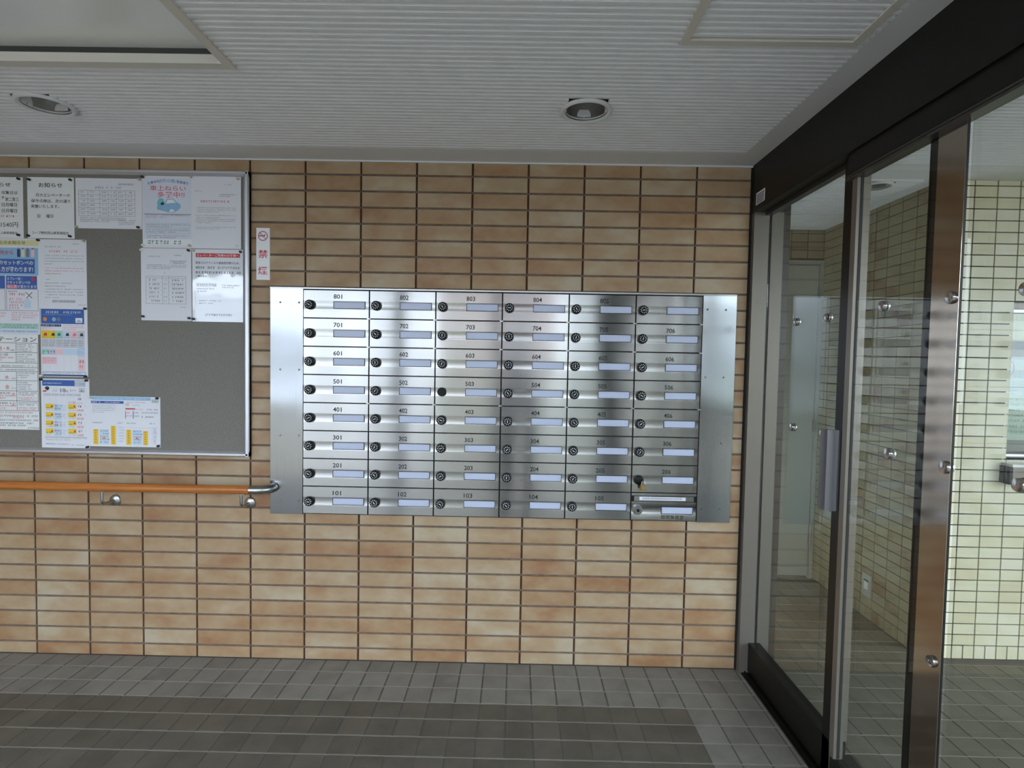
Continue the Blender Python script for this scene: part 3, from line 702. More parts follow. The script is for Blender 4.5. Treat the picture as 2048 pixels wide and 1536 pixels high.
for j in range(4):
    y = 820+j*65
    for x in (356, 535): p.rect(x, y, x+62, y+38, 'yellow_ink', 2); poly(p, [(x+40, y+26), (x+48, y+6), (x+60, y+26)], 'red_ink', 3); p.lines(x+6, y+26, x+42, 1, 10, 9, 'ink', 1, 3); p.lines(x+4, y+44, x+58, 1, 10, 8, 'grey_ink', 1)
    p.rect(420, y+2, 478, y+58, 'pale_blue'); p.lines(426, y+8, 472, 2, 22, 14, rc[j][1], 1, 3); p.lines(488, y+10, 512, 3, 16, 9, 'sky_ink', 1)
    p.lines(610, y+8, 650, 1, 10, 18, 'ink', 0.7); p.rect(600, y+38, 655, y+58, 'pale_pink'); p.lines(604, y+42, 650, 1, 10, 11, 'pink_ink', 1); p.lines(664, y+10, 672, 1, 10, 10, 'sky_ink', 1)
p.lines(540, 800, 590, 1, 10, 14, 'red_ink', 1); p.lines(610, 770, 650, 1, 10, 16, 'ink', 0.7); p.lines(602, 806, 650, 1, 10, 10, 'pink_ink', 1)
p.rect(345, 1080, 680, 1083, 'grey_ink'); p.lines(350, 1088, 680, 2, 12, 6, 'grey_ink'); p.lines(350, 1130, 405, 1, 10, 11, 'navy_ink', 1); p.lines(412, 1132, 540, 1, 10, 8, 'grey_ink', 1); p.lines(555, 1138, 655, 1, 10, 8, 'grey_ink', 1); p.done()
p = Paper('leaflet_sheet', 'landscape leaflet with four yellow columns at the bottom of the board', 'leaflet', (-0.6857, 1.1358, -0.3808, 0.9205), (702, 762, 1260, 1157))
p.rect(722, 766, 1185, 790, 'sky_ink'); p.lines(740, 774, 1150, 1, 10, 9, 'white_ink', 1); p.rect(1190, 778, 1240, 808, 'light_grey'); p.lines(1196, 788, 1232, 1, 10, 16, 'green_ink', 1)
p.rect(715, 798, 972, 818, 'blue_ink'); p.lines(722, 802, 790, 1, 10, 12, 'white_ink', 1, 3); p.lines(820, 803, 940, 1, 10, 10, 'white_ink', 1, 3); p.lines(725, 828, 905, 5, 14, 6, 'grey_ink', 0.5)
p.lines(1000, 802, 1140, 1, 10, 9, 'pink_ink', 1); p.rect(985, 814, 1015, 834, 'light_grey'); p.lines(1040, 822, 1120, 1, 10, 12, 'sky_ink', 0.6); p.rect(985, 852, 1062, 862, 'red_ink'); p.lines(1066, 856, 1120, 1, 10, 8, 'pink_ink', 1); p.lines(1155, 856, 1235, 1, 10, 10, 'ink', 1)
for x, c_ in ((984, 'red_ink'), (1044, 'navy_ink')): p.rect(x, 874, x+5, 934, c_); p.lines(x+12, 882, x+42, 2, 26, 10, c_, 1)
p.lines(1110, 880, 1235, 1, 10, 12, 'grey_ink', 1); p.lines(1110, 912, 1235, 1, 10, 14, 'ink', 0.8)
p.lines(725, 966, 800, 1, 10, 9, 'ink', 1); p.lines(922, 964, 965, 1, 10, 12, 'grey_ink', 1); p.lines(990, 966, 1062, 1, 10, 9, 'ink', 1); p.lines(1175, 964, 1230, 1, 10, 12, 'grey_ink', 1); p.rect(985, 1004, 1190, 1008, 'pale_pink')
for x, y in ((730, 1022), (868, 994), (990, 1022), (1122, 1030)):
    p.rect(x, y, x+40, 1142, 'yellow_ink')
    k = y+4
    while k < 1132: poly(p, [(x+8, k+10), (x+14, k), (x+30, k+4), (x+24, k+12)], 'orange_ink', 2); k += 18
for x in (780, 1040): p.rect(x, 1022, x+75, 1142, 'pale_blue'); p.lines(x+6, 1028, x+68, 5, 22, 13, 'violet_ink', 0.9, 3); poly(p, [(x+18, 1098), (x+36, 1076), (x+52, 1098)], 'orange_ink', 4)
for x in (930, 1190): p.lines(x, 1000, x+40, 6, 22, 9, 'sky_ink', 0.8)
p.lines(1205, 1010, 1225, 6, 22, 13, 'pink_ink', 1); p.done()

# push pins
PINS = [('black', -0.9693, 2.0457, 'top right corner of the notice with handwritten 1540'), ('black', -0.9736, 1.8118, 'bottom right corner of the notice with handwritten 1540'),
 ('black', -0.9252, 2.0437, 'top left corner of the elevator notice'), ('black', -0.7498, 2.0448, 'top right corner of the elevator notice'),
 ('black', -0.9314, 1.8098, 'bottom left corner of the elevator notice'), ('black', -0.7548, 1.8099, 'bottom right corner of the elevator notice'),
 ('beige', -0.4589, 2.0500, 'top right corner of the date table sheet'), ('black', -0.4648, 1.8516, 'bottom right corner of the date table sheet'),
 ('beige', -0.7275, 1.8505, 'bottom left corner of the date table sheet'), ('black', -0.444, 2.0615, 'top left corner of the parking theft poster'),
 ('white', -0.4455, 1.7776, 'bottom left corner of the parking theft poster'), ('beige', -0.2414, 2.0645, 'top edge between theft poster and letter'),
 ('beige', -0.2473, 1.7793, 'bottom edge between theft poster and letter'), ('beige', -0.0434, 2.0596, 'top right corner of the red-heading letter'),
 ('white', -0.0494, 1.7809, 'bottom right corner of the red-heading letter'), ('white', -0.4522, 1.7574, 'top left corner of the letter with the table'),
 ('black', -0.2528, 1.759, 'top right corner of the letter with the table'), ('black', -0.4477, 1.4788, 'bottom left corner of the letter with the table'),
 ('black', -0.2512, 1.4745, 'bottom right corner of the letter with the table'), ('beige', -0.2323, 1.759, 'top left corner of the laminated notice'),
 ('black', -0.0322, 1.7562, 'top right corner of the laminated notice'), ('black', -0.2339, 1.4717, 'bottom left corner of the laminated notice'),
 ('black', -0.8905, 1.7918, 'top left corner of the pink-heading letter'), ('beige', -0.6973, 1.7917, 'top right corner of the pink-heading letter'),
 ('black', -0.6941, 1.5067, 'right side between pink-heading letter and refuse leaflet'), ('white', -0.8865, 1.2190, 'bottom left corner of the refuse sorting leaflet'),
 ('black', -0.8885, 1.2030, 'top left corner of the October calendar'), ('black', -0.6963, 1.2190, 'bottom right corner of the refuse sorting leaflet'),
 ('black', -0.6930, 1.2020, 'top right corner of the October calendar'), ('black', -0.6921, 0.9169, 'bottom right corner of the October calendar'),
 ('white', -0.68, 1.1298, 'top left corner of the yellow-column leaflet'), ('black', -0.3909, 1.1315, 'top right corner of the yellow-column leaflet'),
 ('black', -0.3871, 0.9272, 'bottom right corner of the yellow-column leaflet')]
pin_me = {c: MB().lathe([(0.0045, 0.0), (0.0050, -0.002), (0.0034, -0.004), (0.0034, -0.007), (0.0052, -0.0085), (0.0050, -0.0100), (0.0, -0.0104)], 14, axis='y').mesh('push_pin', 'pin_'+c) for c in ('black', 'white', 'beige')}
for c, x, z, w in PINS:
    tag(link('push_pin', pin_me[c], None, (x, -0.0126, z)), f'{c} push pin at the {w}', 'push pin', 'push pins on the notice board')

# ================================================================== NO SMOKING SIGN
ns = MB().cbox(0.0275, 0.0850, -0.003, 0.0, 1.6425, 1.8612, 0.0008).build('no_smoking_sign', 'plastic_white'); tag(ns, 'white no smoking sign with red characters beside the notice board', 'sign')
cx, cz = 0.0562, 1.8270
MB().ring(cx, -0.0034, cz, 0.0172, 0.0205, 36).build('ban_ring', 'red_ink', ns, fix=False)
sl = MB(); a = math.radians(-48); d = Vector((math.cos(a), 0, math.sin(a))); nn = Vector((-d.z, 0, d.x))
sl.add([tuple(Vector((cx, -0.0037, cz))+d*s*0.018+nn*t*0.0013) for s, t in ((-1,-1),(1,-1),(1,1),(-1,1))], [(0,1,2,3)]); sl.build('ban_slash', 'red_ink', ns, fix=False)
sk = MB().quad(cx-0.0165, cz+0.0022, cx+0.004, cz-0.0016, -0.0033)
sk.add([(cx+0.002, -0.0033, cz+0.0005), (cx+0.009, -0.0033, cz+0.008), (cx+0.0115, -0.0033, cz+0.0065), (cx+0.005, -0.0033, cz-0.0012)], [(0,1,2,3)])
sk.quad(cx+0.006, cz+0.0022, cx+0.0085, cz-0.0016, -0.0033); sk.build('cigarette_symbol', 'navy_ink', ns, fix=False)
tx = MB(); text_to(tx, '禁', 0.0365, 1.7690, 0.0765, 1.7345, -0.0034, 0.009); tx.build('sign_lettering', 'red_ink', ns, fix=False); tx = MB(); text_to(tx, '煙', 0.0355, 1.6985, 0.0755, 1.6650, -0.0034, 0.009); tx.build('sign_lettering', 'red_ink', ns, fix=False)

# ================================================================== MAILBOXES
MX0, MZ1, CW, CH = 0.2365, 1.6035, 0.2803, 0.1193
MY = -0.020
cf = empty('mailbox_carcass', (1.08, 0, 0.646)); tag(cf, 'dark recessed carcass and steel cap around the mailbox doors', 'carcass', kind='structure')  # back box and cap of the mailbox bank
part('back_box', 'dark_gap', cf, MB().box(0.233, 1.918, -0.013, 0.0, 0.647, 1.606))
part('top_cap', 'steel_satin', cf, MB().box(0.094, 2.056, -0.021, 0.0, 1.606, 1.612))
DW, DH = CW-0.0055, CH-0.0034
def door_mesh():
    h = DH; c0, c1 = h-0.0435, h-0.0800       # channel from c0 down to c1
    pr = [(0.008, 0.0), (0.0012, 0.0), (0.0, 0.0012), (0.0, c1-0.0006)]
    for k in range(9):
        t = k/8; z = c1+(c0-c1)*t; y = 0.0014*math.sin(math.pi*t)
        pr.append((y, z))
    pr += [(0.0, c0+0.0006), (0.0, h-0.0012), (0.0012, h), (0.008, h)]
    me = MB().profile_x(pr, 0.0, DW).mesh('door_panel', 'steel_door'); uv_t(me, 'z'); return me
DM = door_mesh()
knob_me = MB().lathe([(0.0, -0.0185), (0.0150, -0.0185), (0.0185, -0.0165), (0.0200, -0.0120), (0.0205, 0.001)], 28, axis='y', cap=False).mesh('dial_knob', 'black_plastic')
flat_me = MB().lathe([(0.0, -0.0105), (0.0165, -0.0105), (0.0185, -0.0085), (0.0190, 0.001)], 28, axis='y', cap=False).mesh('dial_knob', 'black_plastic')
silver_me = MB().lathe([(0.0, -0.012), (0.017, -0.012), (0.0195, -0.010), (0.0200, 0.001)], 28, axis='y', cap=False).mesh('dial_knob', 'steel_satin')
def marks(r0, r1, y, n=10, w=0.0011):
    b = MB()
    for k in range(n):
        a = 2*math.pi*k/n
        d = Vector((math.sin(a), 0, math.cos(a))); t = Vector((d.z, 0, -d.x))
        b.add([tuple(d*r0-t*w+Vector((0, y, 0))), tuple(d*r1-t*w*1.2+Vector((0, y, 0))), tuple(d*r1+t*w*1.2+Vector((0, y, 0))), tuple(d*r0+t*w+Vector((0, y, 0)))], [(0,1,2,3)])
    return b
mk_me = marks(0.0098, 0.0142, -0.0187).mesh('dial_marks', 'dial_white', fix=False)
pt_me = MB().box(-0.0013, 0.0013, -0.0202, -0.018, -0.0055, 0.0055).mesh('pointer', 'dial_white')
mkb_me = marks(0.0098, 0.0150, -0.0122, 12).mesh('dial_marks', 'number_ink', fix=False)
pw, ph = 0.1345, 0.0315
plate_me = MB().box(0, pw, -0.003, 0.004, 0, 0.0022).box(0, pw, -0.003, 0.004, ph-0.0022, ph).box(0, 0.0022, -0.003, 0.004, 0.0022, ph-0.0022).box(pw-0.0022, pw, -0.003, 0.004, 0.0022, ph-0.0022).mesh('plate_frame', 'plate_frame')
card_me = MB().box(0.0022, pw-0.0022, -0.0012, 0.004, 0.0022, ph-0.0022).mesh('name_card', 'card_blue')
clip_me = MB().box(-0.006, 0.0075, -0.0025, 0.004, -0.0045, 0.0005).mesh('hinge_clip', 'steel_satin')
col_words = ['first', 'second', 'third', 'fourth', 'fifth', 'last']
row_words = ['top row', 'second row', 'third row', 'fourth row', 'fifth row', 'sixth row', 'seventh row', 'bottom row']
random.seed(5)
for j in range(8):
    for i in range(6):
        num = f'{8-j}0{i+1}'
        x0 = MX0+i*CW; z0 = MZ1-(j+1)*CH+0.0017
        last = (i == 5 and j == 7); nonum = (i == 5 and j == 0)
        o = empty('mailbox', (x0, MY, z0))
        if last: lab = 'stainless office mailbox with a sticker on its flap, bottom right of the bank'
        elif nonum: lab = 'unnumbered stainless mailbox at the upper right of the bank, right of 805'
        elif num == '503': lab = 'stainless mailbox numbered 503 with a plain unmarked black knob'
        elif num == '206': lab = 'stainless mailbox numbered 206 with a padlock hanging on it'
        else: lab = f'stainless mailbox numbered {num}, {col_words[i]} from the left in the {row_words[j]}'
        tag(o, lab, 'mailbox', 'mailboxes in the wall bank')
        if last:
            h = DH; me = MB().profile_x([(0.008, 0), (0.0012, 0), (0, 0.0012), (0, 0.0275), (0.0012, 0.031), (0.0028, 0.045), (0.0012, 0.058), (0, 0.0615), (0, h-0.0375), (0.0, h-0.036), (0.008, h-0.036)], 0, DW).mesh('door_panel', 'steel_door'); uv_t(me, 'z')
            link('door_panel', me, o)
            me = MB().box(0, DW, 0, 0.008, h-0.0105, h).mesh('upper_strip', 'steel_door'); uv_t(me, 'z'); link('upper_strip', me, o)
            me = MB().cbox(0.010, DW-0.010, -0.001, 0.008, h-0.0345, h-0.0115, 0.001).mesh('slot_flap', 'steel_door'); uv_t(me, 'z'); fl = link('slot_flap', me, o)
            sk = MB().box(0.033, 0.229, -0.0014, -0.001, h-0.0300, h-0.0155).build('flap_sticker', 'paper_white', fl)
            b = MB(); x = 0.046
            while x < 0.214:
                w = random.uniform(0.004, 0.007); b.quad(x, h-0.0195, x+w, h-0.0215, -0.0016); b.quad(x+w*0.3, h-0.0185, x+w*0.6, h-0.0262, -0.0016); b.quad(x, h-0.0238, x+w*0.9, h-0.0255, -0.0016); x += w+0.0016
            b.build('sticker_print', 'violet_ink', o, fix=False)
            kn = link('dial_knob', silver_me, o, (0.0262, 0, 0.0445))
            tag(kn, 'silver dial with black marks'); link('dial_marks', mkb_me, kn)
            MB().lathe([(0.0, -0.018), (0.006, -0.018), (0.007, -0.012)], 16, axis='y', cap=False).build('dial_hub', 'black_plastic', kn)
            link('plate_frame', plate_me, o, (0.1265, 0, 0.0285)); link('name_card', card_me, o, (0.1265, 0, 0.0285))
            b = MB(); text_to(b, '管理事務室', 0.1262, 0.0245, 0.2225, 0.0060, -0.0004, 0.008); b.build('lettering', 'number_ink', o, fix=False)
            continue
        link('door_panel', DM, o)
        kn = link('dial_knob', flat_me if num == '503' else knob_me, o, (0.0272, 0, DH-0.0620))
        if num not in ('503', '206'):
            m_ = link('dial_marks', mk_me, kn); m_.rotation_euler.y = random.uniform(0, 6.28)
            if num != '206':
                q = link('pointer', pt_me, kn); q.rotation_euler.y = random.choice([1.4, 0.1, 0.6, -0.6, 1.0, -1.0])+random.uniform(-0.2, 0.2)
        link('plate_frame', plate_me, o, (0.1262, 0.0005, DH-0.0775)); link('name_card', card_me, o, (0.1262, 0.0005, DH-0.0775))
        if not nonum:
            b = MB(); text_to(b, num, 0.1265, DH-0.0165, 0.1625, DH-0.0355, -0.0004, 0.014); b.build('number', 'number_ink', o, fix=False)
        if j in (0, 1, 3): link('hinge_clip', clip_me, o, (DW-0.001, 0, 0.0005))
# side panels
screw_me = MB().lathe([(0.0, -0.0028), (0.0026, -0.0024), (0.0042, -0.0008), (0.0044, 0.0)], 14, axis='y', cap=False).mesh('screw', 'screw_steel')
slot_me = MB().box(-0.0024, 0.0024, -0.0031, -0.002, -0.0006, 0.0006).mesh('screw_slot', 'dark_gap')
for x0, x1, lab, sx in ((0.094, 0.2335, 'blank brushed steel side panel left of the mailboxes', (0.137, 0.2165)), (1.9165, 2.057, 'blank brushed steel side panel right of the mailboxes', (1.935, 2.012))):
    me = MB().cbox(0, x1-x0, 0, 0.0185, 0, 0.960, 0.0008).mesh('side_panel', 'steel_side'); uv_t(me, 'x')
    sp = tag(link('side_panel', me, None, (x0, -0.0190, 0.6465)), lab, 'panel', 'side panels of the mailbox bank')
    for z in (1.548, 1.265, 0.985, 0.705):
        for x in sx:
            s = link('screw', screw_me, sp, (x-x0, 0, z-0.6465)); link('screw_slot', slot_me, s)
# padlock on 206
pk = empty('padlock', (1.6740, -0.046, 0.79)); tag(pk, 'small brass padlock hanging from the knob of mailbox 206', 'padlock')
part('padlock_body', 'brass', pk, MB().cbox(1.668, 1.692, -0.050, -0.040, 0.785, 0.808, 0.0015))
arc = [(1.673+0.007-0.007*math.cos(t), -0.045, 0.812+0.010*math.sin(t)) for t in [math.pi*k/10 for k in range(11)]]
part('shackle', 'steel_satin', pk, MB().tube([(1.673, -0.045, 0.806)]+arc+[(1.687, -0.045, 0.806)], 0.0018, 8))

# ================================================================== HANDRAIL
hr = empty('handrail', (-0.8, -0.08, 0.76)); tag(hr, 'orange-brown round wooden handrail with a steel end under the notice board', 'handrail')
part('wooden_rail', 'rail_wood', hr, MB().tube([(-1.9+0.1*k, -0.08, 0.7605) for k in range(20)]+[(0.037, -0.08, 0.7605)], 0.0178, 20))
pts = [(0.037, -0.08, 0.7605), (0.055, -0.08, 0.7605)]+[(0.062+0.05*math.sin(t), -0.03-0.05*math.cos(t), 0.7605) for t in [math.pi/2*k/10 for k in range(1, 11)]]+[(0.112, -0.0205, 0.7605)]
part('end_elbow', 'steel_satin', hr, MB().tube(pts, 0.0186, 20))
part('elbow_seam', 'rubber_black', hr, MB().lathe([(0.0192, 0), (0.0192, 0.0015)], 20, (0.112, -0.0228, 0.7605), 'y'))
for xb in (-0.585, 0.0):
    br = empty('rail_bracket', (xb, 0, 0.686))
    tag(br, 'steel handrail bracket near the mailboxes under the rail end' if xb == 0 else 'steel handrail bracket below the middle of the wooden rail', 'bracket', 'handrail brackets')
    part('rose', 'steel_satin', br, MB().lathe([(0.0, -0.013), (0.012, -0.012), (0.022, -0.007), (0.0255, 0.0005)], 26, (xb, 0, 0.686), 'y', cap=False))
    pa = [(xb, -0.010, 0.686), (xb, -0.05, 0.686)]+[(xb, -0.060-0.02*math.sin(t), 0.706-0.02*math.cos(t)) for t in [math.pi/2*k/6 for k in range(1, 7)]]+[(xb, -0.08, 0.745)]
    part('arm', 'steel_satin', br, MB().tube(pa, 0.0062, 12))
    part('saddle', 'steel_satin', br, MB().cbox(xb-0.018, xb+0.018, -0.092, -0.068, 0.7410, 0.7445, 0.0005))

# ================================================================== CEILING FIXTURES
lm = empty('ceiling_light', ((LAMP[0]+LAMP[1])/2, (LAMP[2]+LAMP[3])/2, CEIL)); tag(lm, 'large square recessed ceiling light with a milky panel, switched off', 'ceiling light')
x0, x1, y0, y1 = LAMP; f = 0.03
fb = MB()
for a in ((x0, x1, y1-f, y1), (x0, x1, y0, y0+f), (x0, x0+f, y0+f, y1-f), (x1-f*0.9, x1, y0+f, y1-f)):
    part('frame_bar', 'lamp_frame', lm, MB().box(a[0], a[1], a[2], a[3], CEIL-0.006, CEIL+0.02))
part('shadow_gap', 'lamp_gap', lm, MB().box(x0, x1, y1-f+0.012, y1-f+0.02, CEIL+0.02, CEIL+0.06).box(x0, x1, y0+f-0.02, y0+f-0.012, CEIL+0.02, CEIL+0.06))
part('diffuser', 'lamp_diffuser', lm, MB().box(x0+0.01, x1-0.01, y0+0.012, y1-0.012, CEIL+0.042, CEIL+0.05))
ht = empty('ceiling_hatch', ((HATCH[0]+HATCH[1])/2, (HATCH[2]+HATCH[3])/2, CEIL)); tag(ht, 'square ribbed inspection hatch in the ceiling near the glass partition', 'hatch')
x0, x1, y0, y1 = HATCH; f = 0.022
for a in ((x0, x1, y1-f, y1), (x0, x1, y0, y0+f), (x0, x0+f, y0+f, y1-f), (x1-f, x1, y0+f, y1-f)):
    part('frame_bar', 'lamp_frame', ht, MB().box(a[0], a[1], a[2], a[3], CEIL-0.004, CEIL+0.01))
hb = MB(); ribs(hb, x0+f, x1-f, y0+f-0.02, y1-f, CEIL-0.0005); part('hatch_panel', 'ceiling_board', ht, hb)
part('hatch_back', 'ceiling_board', ht, MB().box(x0+f, x1-f, y0+f, y1-f, CEIL+0.0078, CEIL+0.02))
def downlight(x, y, lab, r=0.085):
    d = empty('downlight', (x, y, CEIL)); tag(d, lab, 'downlight', 'recessed downlights')
    n = 32
    part('trim_ring', 'ceiling_trim', d, MB().lathe([(r*0.80, 0.004), (r*0.82, -0.005), (r*0.92, -0.008), (r, -0.0045), (r, 0.002)], n, (x, y, CEIL-0.001), cap=False))
    part('reflector', 'lamp_reflector', d, MB().lathe([(r*0.81, -0.004), (r*0.80, 0.02), (r*0.72, 0.06), (r*0.55, 0.10), (r*0.30, 0.12), (0.0, 0.125)], n, (x, y, CEIL-0.001), cap=False))
downlight(*DLS[0], 'recessed downlight above the mailboxes, lamp off')
downlight(*DLS[1], 'recessed downlight above the notice board, lamp off')
downlight(*DL3, 'recessed downlight in the lobby ceiling behind the glass', 0.07)

# ================================================================== LOBBY DETAILS
sp = empty('alarm_bell', (3.0, 0.70, 2.0)); tag(sp, 'small round beige sounder high on the lobby side wall', 'sounder')
part('housing', 'paint_grey', sp, MB().lathe([(0.0, -0.022), (0.030, -0.022), (0.042, -0.016), (0.047, 0.0)], 24, (3.0, 0.70, 2.0), 'x', cap=False))
part('grille', 'dark_gap', sp, MB().lathe([(0.0, -0.0228), (0.024, -0.0228), (0.028, -0.0215)], 24, (3.0, 0.70, 2.0), 'x', cap=False))
ou = empty('wall_socket', (3.0, 0.53, 0.175)); tag(ou, 'metal wall socket plate low on the lobby side wall', 'socket')
part('plate', 'outlet_plate', ou, MB().box(2.994, 3.0, 0.495, 0.565, 0.115, 0.235))
part('socket_insert', 'plastic_white', ou, MB().box(2.991, 2.995, 0.515, 0.545, 0.155, 0.195))
part('cover_hinge', 'dark_gap', ou, MB().box(2.992, 2.995, 0.512, 0.548, 0.198, 0.203))
# reception window
rw = empty('window_2', (3.7, 0.15, 0.905)); tag(rw, 'reception window with posters inside its glass at the right edge', 'window', kind='structure')
part('head_frame', 'jamb_metal', rw, MB().box(WIN[0], WIN[1], 0.138, 0.19, WIN[3]-0.026, WIN[3]))
part('head_bead', 'aluminium', rw, MB().box(WIN[0], WIN[1], 0.140, 0.17, WIN[3]-0.042, WIN[3]-0.028))
part('side_frame', 'aluminium', rw, MB().box(WIN[0], WIN[0]+0.008, 0.138, 0.19, WIN[2], WIN[3]-0.042))
part('pane', 'pane_glass', rw, MB().box(WIN[0]+0.008, WIN[1], 0.156, 0.161, WIN[2], WIN[3]-0.042))
part('room_backing', 'paint_grey', rw, MB().box(WIN[0], WIN[1], 0.29, 0.30, WIN[2], WIN[3]))
pp = Paper('window_poster', 'pale poster with a round emblem taped inside the reception window', 'poster', (3.336, 1.572, 3.62, 1.0), (0, 0, 300, 600), 'poster_blue', y=0.168)
pp.rect(0, 0, 22, 125, 'poster_green'); pp.rect(22, 0, 300, 205, 'poster_cream'); pp.rect(0, 125, 300, 205, 'poster_cream')
pp.mb('pink_ink', 2).ring(pp.X(8), pp.py-0.0004, pp.Z(258), 0.040, 0.0435)
for k in range(5): pp.rect(-6+k*7, 246-k*3, -2+k*7, 284, 'green_ink', 2)
pp.lines(4, 318, 160, 4, 14, 6, 'grey_ink', 0.5); pp.rect(0, 380, 300, 600, 'poster_green'); pp.lines(8, 398, 290, 7, 26, 11, 'grey_ink', 0.7); pp.done()
rl_ = empty('window_rail', (3.7, 0.10, 0.925)); 
rail = MB().tube([(3.338, 0.165, 0.93), (3.6, 0.165, 0.93), (4.15, 0.165, 0.93)], 0.020, 18).build('sill_pipe', 'steel_satin'); tag(rail, 'round steel bar lying on the reception window sill', 'bar')
bpy.data.objects.remove(rl_)
cn = empty('reception_counter', (3.7, 0.09, 0.81)); tag(cn, 'narrow steel reception counter shelf below the window', 'counter')
part('counter_top', 'steel_satin', cn, MB().box(3.318, 4.2, 0.07, 0.24, 0.892, 0.904))
part('counter_front', 'jamb_metal', cn, MB().box(3.325, 4.2, 0.075, 0.13, 0.815, 0.892))
part('end_cap', 'rubber_black', cn, MB().box(3.312, 3.325, 0.075, 0.13, 0.815, 0.892))
bpy.context.view_layer.update()

# ================================================================== SURROUNDINGS BEHIND THE CAMERA (daylight side)
rw2 = MB().box(4.7, 4.85, -1.1, 0.3, 0, CEIL).build('wall_light_block', 'white_tile'); tag(rw2, 'unseen white tiled wall right of the lobby, added to hold back daylight', 'wall', kind='structure')  # out-of-view wall, its length set to cut the daylight entering the lobby
lw = MB().box(-2.45, -2.3, YB, 0.2, 0, CEIL).build('wall_left', 'brown_tile'); tag(lw, 'tiled wall at the left end of the vestibule', 'wall', kind='structure')
mat('paving', (116, 110, 100), 0.9); mat('facade_pink', (150, 116, 108), 0.9); mat('facade_grey', (112, 114, 116), 0.9); mat('facade_white', (236, 238, 242), 0.9)
mottled('hedge_leaf', [(0.3, srgb(52, 72, 40)), (0.7, srgb(98, 124, 76))], 9, 0.8, 0.6, 30)
gp = MB().box(-14, 18, -26, YB, -0.2, -0.03).box(4.7, 18, YB, 8, -0.2, -0.03).build('ground_paving', 'paving'); tag(gp, 'paved forecourt outside the entrance behind the camera', 'paving', kind='structure')
for k, (x, w, lab) in enumerate(((-0.12, 0.06, 'first'), (0.93, 0.035, 'second'), (2.087, 0.11, 'third'), (2.69, 0.075, 'fourth'), (3.0, 0.06, 'fifth'))):
    pr_ = MB().box(x-w, x+w, YB-0.12, YB, 0, CEIL).build('entrance_post', 'bronze_side'); tag(pr_, f'dark entrance frame post, {lab} from the left, behind the camera', 'post', 'entrance frame posts')
def building(name, lab, m, x0, x1, y0, h, cols, rows, pm):
    o = empty(name, ((x0+x1)/2, y0, 0)); tag(o, lab, 'building')
    part('facade', m, o, MB().box(x0, x1, y0-2.0, y0, -0.03, h))
    dx = (x1-x0)/cols
    for i in range(cols):
        for j in range(rows):
            xa = x0+dx*(i+0.25); za = 0.9+j*h/rows*0.9
            part('window', pm, o, MB().box(xa, xa+dx*0.5, y0, y0+0.03, za, za+1.0))
building('pink_house', 'low pink house across the forecourt behind the camera', 'facade_pink', -1.2, 2.2, -14.0, 3.3, 3, 1, 'bronze_frame')
building('grey_house', 'low grey house across the forecourt behind the camera', 'facade_grey', 2.6, 9.0, -14.0, 3.0, 5, 1, 'bronze_frame')
building('white_house', 'long white house across the forecourt behind the camera', 'facade_white', -10.0, -1.6, -13.0, 3.0, 5, 1, 'facade_grey')
for k, (x, w) in enumerate(((0.0, 0.5), (2.4, 0.6), (4.9, 0.7))):
    b = MB(); random.seed(40+k)
    for q in range(26):
        cx_, cy_, cz_ = x+random.uniform(-w, w), -9+random.uniform(-0.4, 0.4), random.uniform(0.2, 1.0); r_ = random.uniform(0.22, 0.36)
        b.lathe([(0.01, -r_), (r_*0.7, -r_*0.7), (r_, 0), (r_*0.7, r_*0.7), (0.01, r_)], 8, (cx_, cy_, cz_))
    hd_ = b.build('clipped_shrub', 'hedge_leaf'); tag(hd_, 'clipped green shrub outside, ' + ('nearest the pink house', 'between the two houses', 'in front of the grey house')[k], 'shrub', 'shrubs on the forecourt')

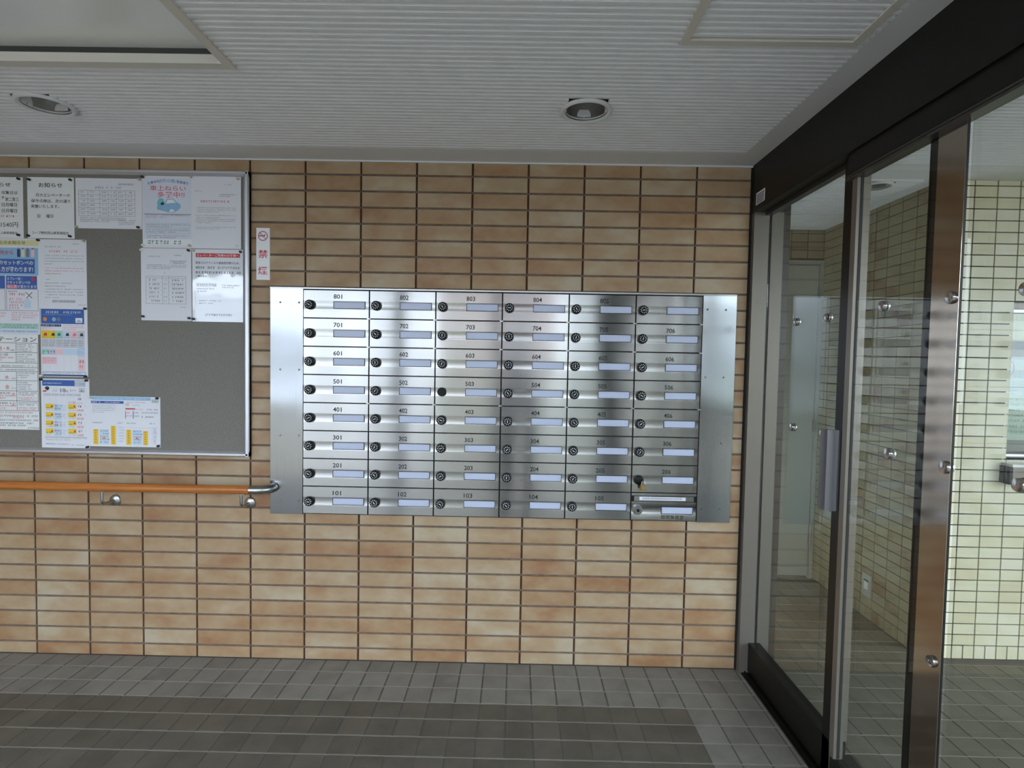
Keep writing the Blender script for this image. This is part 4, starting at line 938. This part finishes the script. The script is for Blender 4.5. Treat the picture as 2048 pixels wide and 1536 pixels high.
# ================================================================== PHOTOGRAPHER (only seen mirrored in the steel doors)
mat('jacket_dark', (44, 46, 54), 0.8); mat('trousers_dark', (38, 38, 42), 0.85); mat('skin', (190, 150, 126), 0.6); mat('hair_dark', (30, 26, 24), 0.6); mat('shoe_dark', (24, 22, 22), 0.5)
def figure():
    V = []; E_ = []; Rd = []
    def j(p, r, parent=None):
        V.append(p); Rd.append(r)
        if parent is not None: E_.append((parent, len(V)-1))
        return len(V)-1
    X, Y = 1.16, -2.80
    pel = j((X, Y, 0.95), (0.155, 0.11)); wst = j((X, Y, 1.10), (0.14, 0.10), pel); chs = j((X, Y-0.01, 1.30), (0.165, 0.115), wst); shd = j((X, Y-0.01, 1.43), (0.12, 0.085), chs)
    nk = j((X, Y, 1.50), (0.055, 0.055), shd); h0 = j((X, Y+0.02, 1.56), (0.062, 0.075), nk); h1 = j((X, Y+0.02, 1.64), (0.076, 0.095), h0); j((X, Y+0.01, 1.71), (0.062, 0.078), h1)
    for sgn in (-1, 1):
        hp = j((X+sgn*0.09, Y, 0.88), (0.085, 0.09), pel); kn = j((X+sgn*0.11, Y+0.01, 0.49), (0.058, 0.062), hp); an = j((X+sgn*0.12, Y-0.02, 0.09), (0.040, 0.045), kn); he = j((X+sgn*0.12, Y-0.02, 0.045), (0.040, 0.042), an); j((X+sgn*0.13, Y+0.15, 0.036), (0.042, 0.030), he)
        sh = j((X+sgn*0.18, Y-0.01, 1.42), (0.062, 0.062), shd); el = j((X+sgn*0.235, Y+0.13, 1.19), (0.048, 0.048), sh); wr = j((X-0.02+sgn*0.085, Y+0.335, 1.29), (0.029, 0.026), el)
        pm = j((X-0.02+sgn*0.072, Y+0.375, 1.30), (0.016, 0.034), wr)
        for k in range(4):
            z = 1.332-k*0.020; l = (0.030, 0.034, 0.032, 0.025)[k]
            a = j((X-0.02+sgn*0.068, Y+0.405, z), (0.0095, 0.0095), pm); b = j((X-0.02+sgn*0.052, Y+0.405+0.020, z), (0.0088, 0.0088), a); j((X-0.02+sgn*(0.052-l), Y+0.405+0.016, z), (0.0080, 0.0080), b)
        t = j((X-0.02+sgn*0.055, Y+0.362, 1.315), (0.010, 0.010), wr); j((X-0.02+sgn*0.030, Y+0.368, 1.325), (0.009, 0.009), t)
    me = bpy.data.meshes.new('person'); me.from_pydata(V, E_, []); o = bpy.data.objects.new('person', me); COL.objects.link(o)
    m = o.modifiers.new('skin', 'SKIN'); m.use_smooth_shade = True; o.modifiers.new('sub', 'SUBSURF').levels = 1
    for k, sv in enumerate(me.skin_vertices[0].data): sv.radius = Rd[k]; sv.use_root = (k == 0)
    bpy.context.view_layer.update()
    ev = o.evaluated_get(bpy.context.evaluated_depsgraph_get()); fin = bpy.data.meshes.new_from_object(ev); bpy.data.objects.remove(o)
    fin.materials.clear()
    for n in ('jacket_dark', 'trousers_dark', 'skin', 'shoe_dark'): fin.materials.append(MATS[n])
    for pl in fin.polygons:
        c = pl.center
        pl.material_index = 3 if c.z < 0.085 else 1 if c.z < 0.97 else 2 if (c.z > 1.49 or c.y > Y+0.325) else 0
        pl.use_smooth = True
    zmin = min(v.co.z for v in fin.vertices)
    for v in fin.vertices: v.co.z -= zmin*max(0.0, 1-v.co.z/0.2)
    o = link('person', fin); tag(o, 'person in dark jacket and trousers taking the picture, mirrored in the mailboxes', 'person')
    hm = MB(); vs = []
    hm.lathe([(0.070, -0.035), (0.088, 0.0), (0.090, 0.03), (0.075, 0.065), (0.045, 0.085), (0.0, 0.092)], 20, (X, Y-0.012, 1.672), cap=False)
    hm.v = [(x, Y-0.012+(y-Y+0.012)*1.18, z+(0.03 if y > Y+0.05 else 0)) for x, y, z in hm.v]
    hm.build('hair', 'hair_dark', o)
    for sgn in (-1, 1):
        MB().lathe([(0.0, -0.008), (0.012, -0.006), (0.017, 0.0), (0.012, 0.006), (0.0, 0.008)], 10, (X+sgn*0.079, Y+0.01, 1.625), 'x', cap=False).build('ear', 'skin', o)
        MB().lathe([(0.0, -0.006), (0.008, -0.003), (0.010, 0.002)], 10, (X+sgn*0.031, Y+0.112, 1.645), 'y', cap=False).build('eye', 'dial_white', o)
    MB().add([(X-0.016, Y+0.105, 1.60), (X+0.016, Y+0.105, 1.60), (X, Y+0.135, 1.603), (X, Y+0.108, 1.65)], [(0,1,2), (0,2,3), (2,1,3)]).build('nose', 'skin', o)
    MB().box(X-0.022, X+0.022, Y+0.098, Y+0.106, 1.573, 1.581).build('mouth', 'pink_ink', o)
    cm = empty('compact_camera', (X-0.02, Y+0.385, 1.29)); tag(cm, 'small black compact camera held up by the person', 'camera')
    part('camera_body', 'black_plastic', cm, MB().cbox(X-0.02-0.048, X-0.02+0.048, Y+0.378, Y+0.398, 1.278, 1.336, 0.002))
    part('shutter_button', 'steel_satin', cm, MB().lathe([(0.005, 1.336), (0.005, 1.339)], 12, (X-0.05, Y+0.388, 0)))
figure()
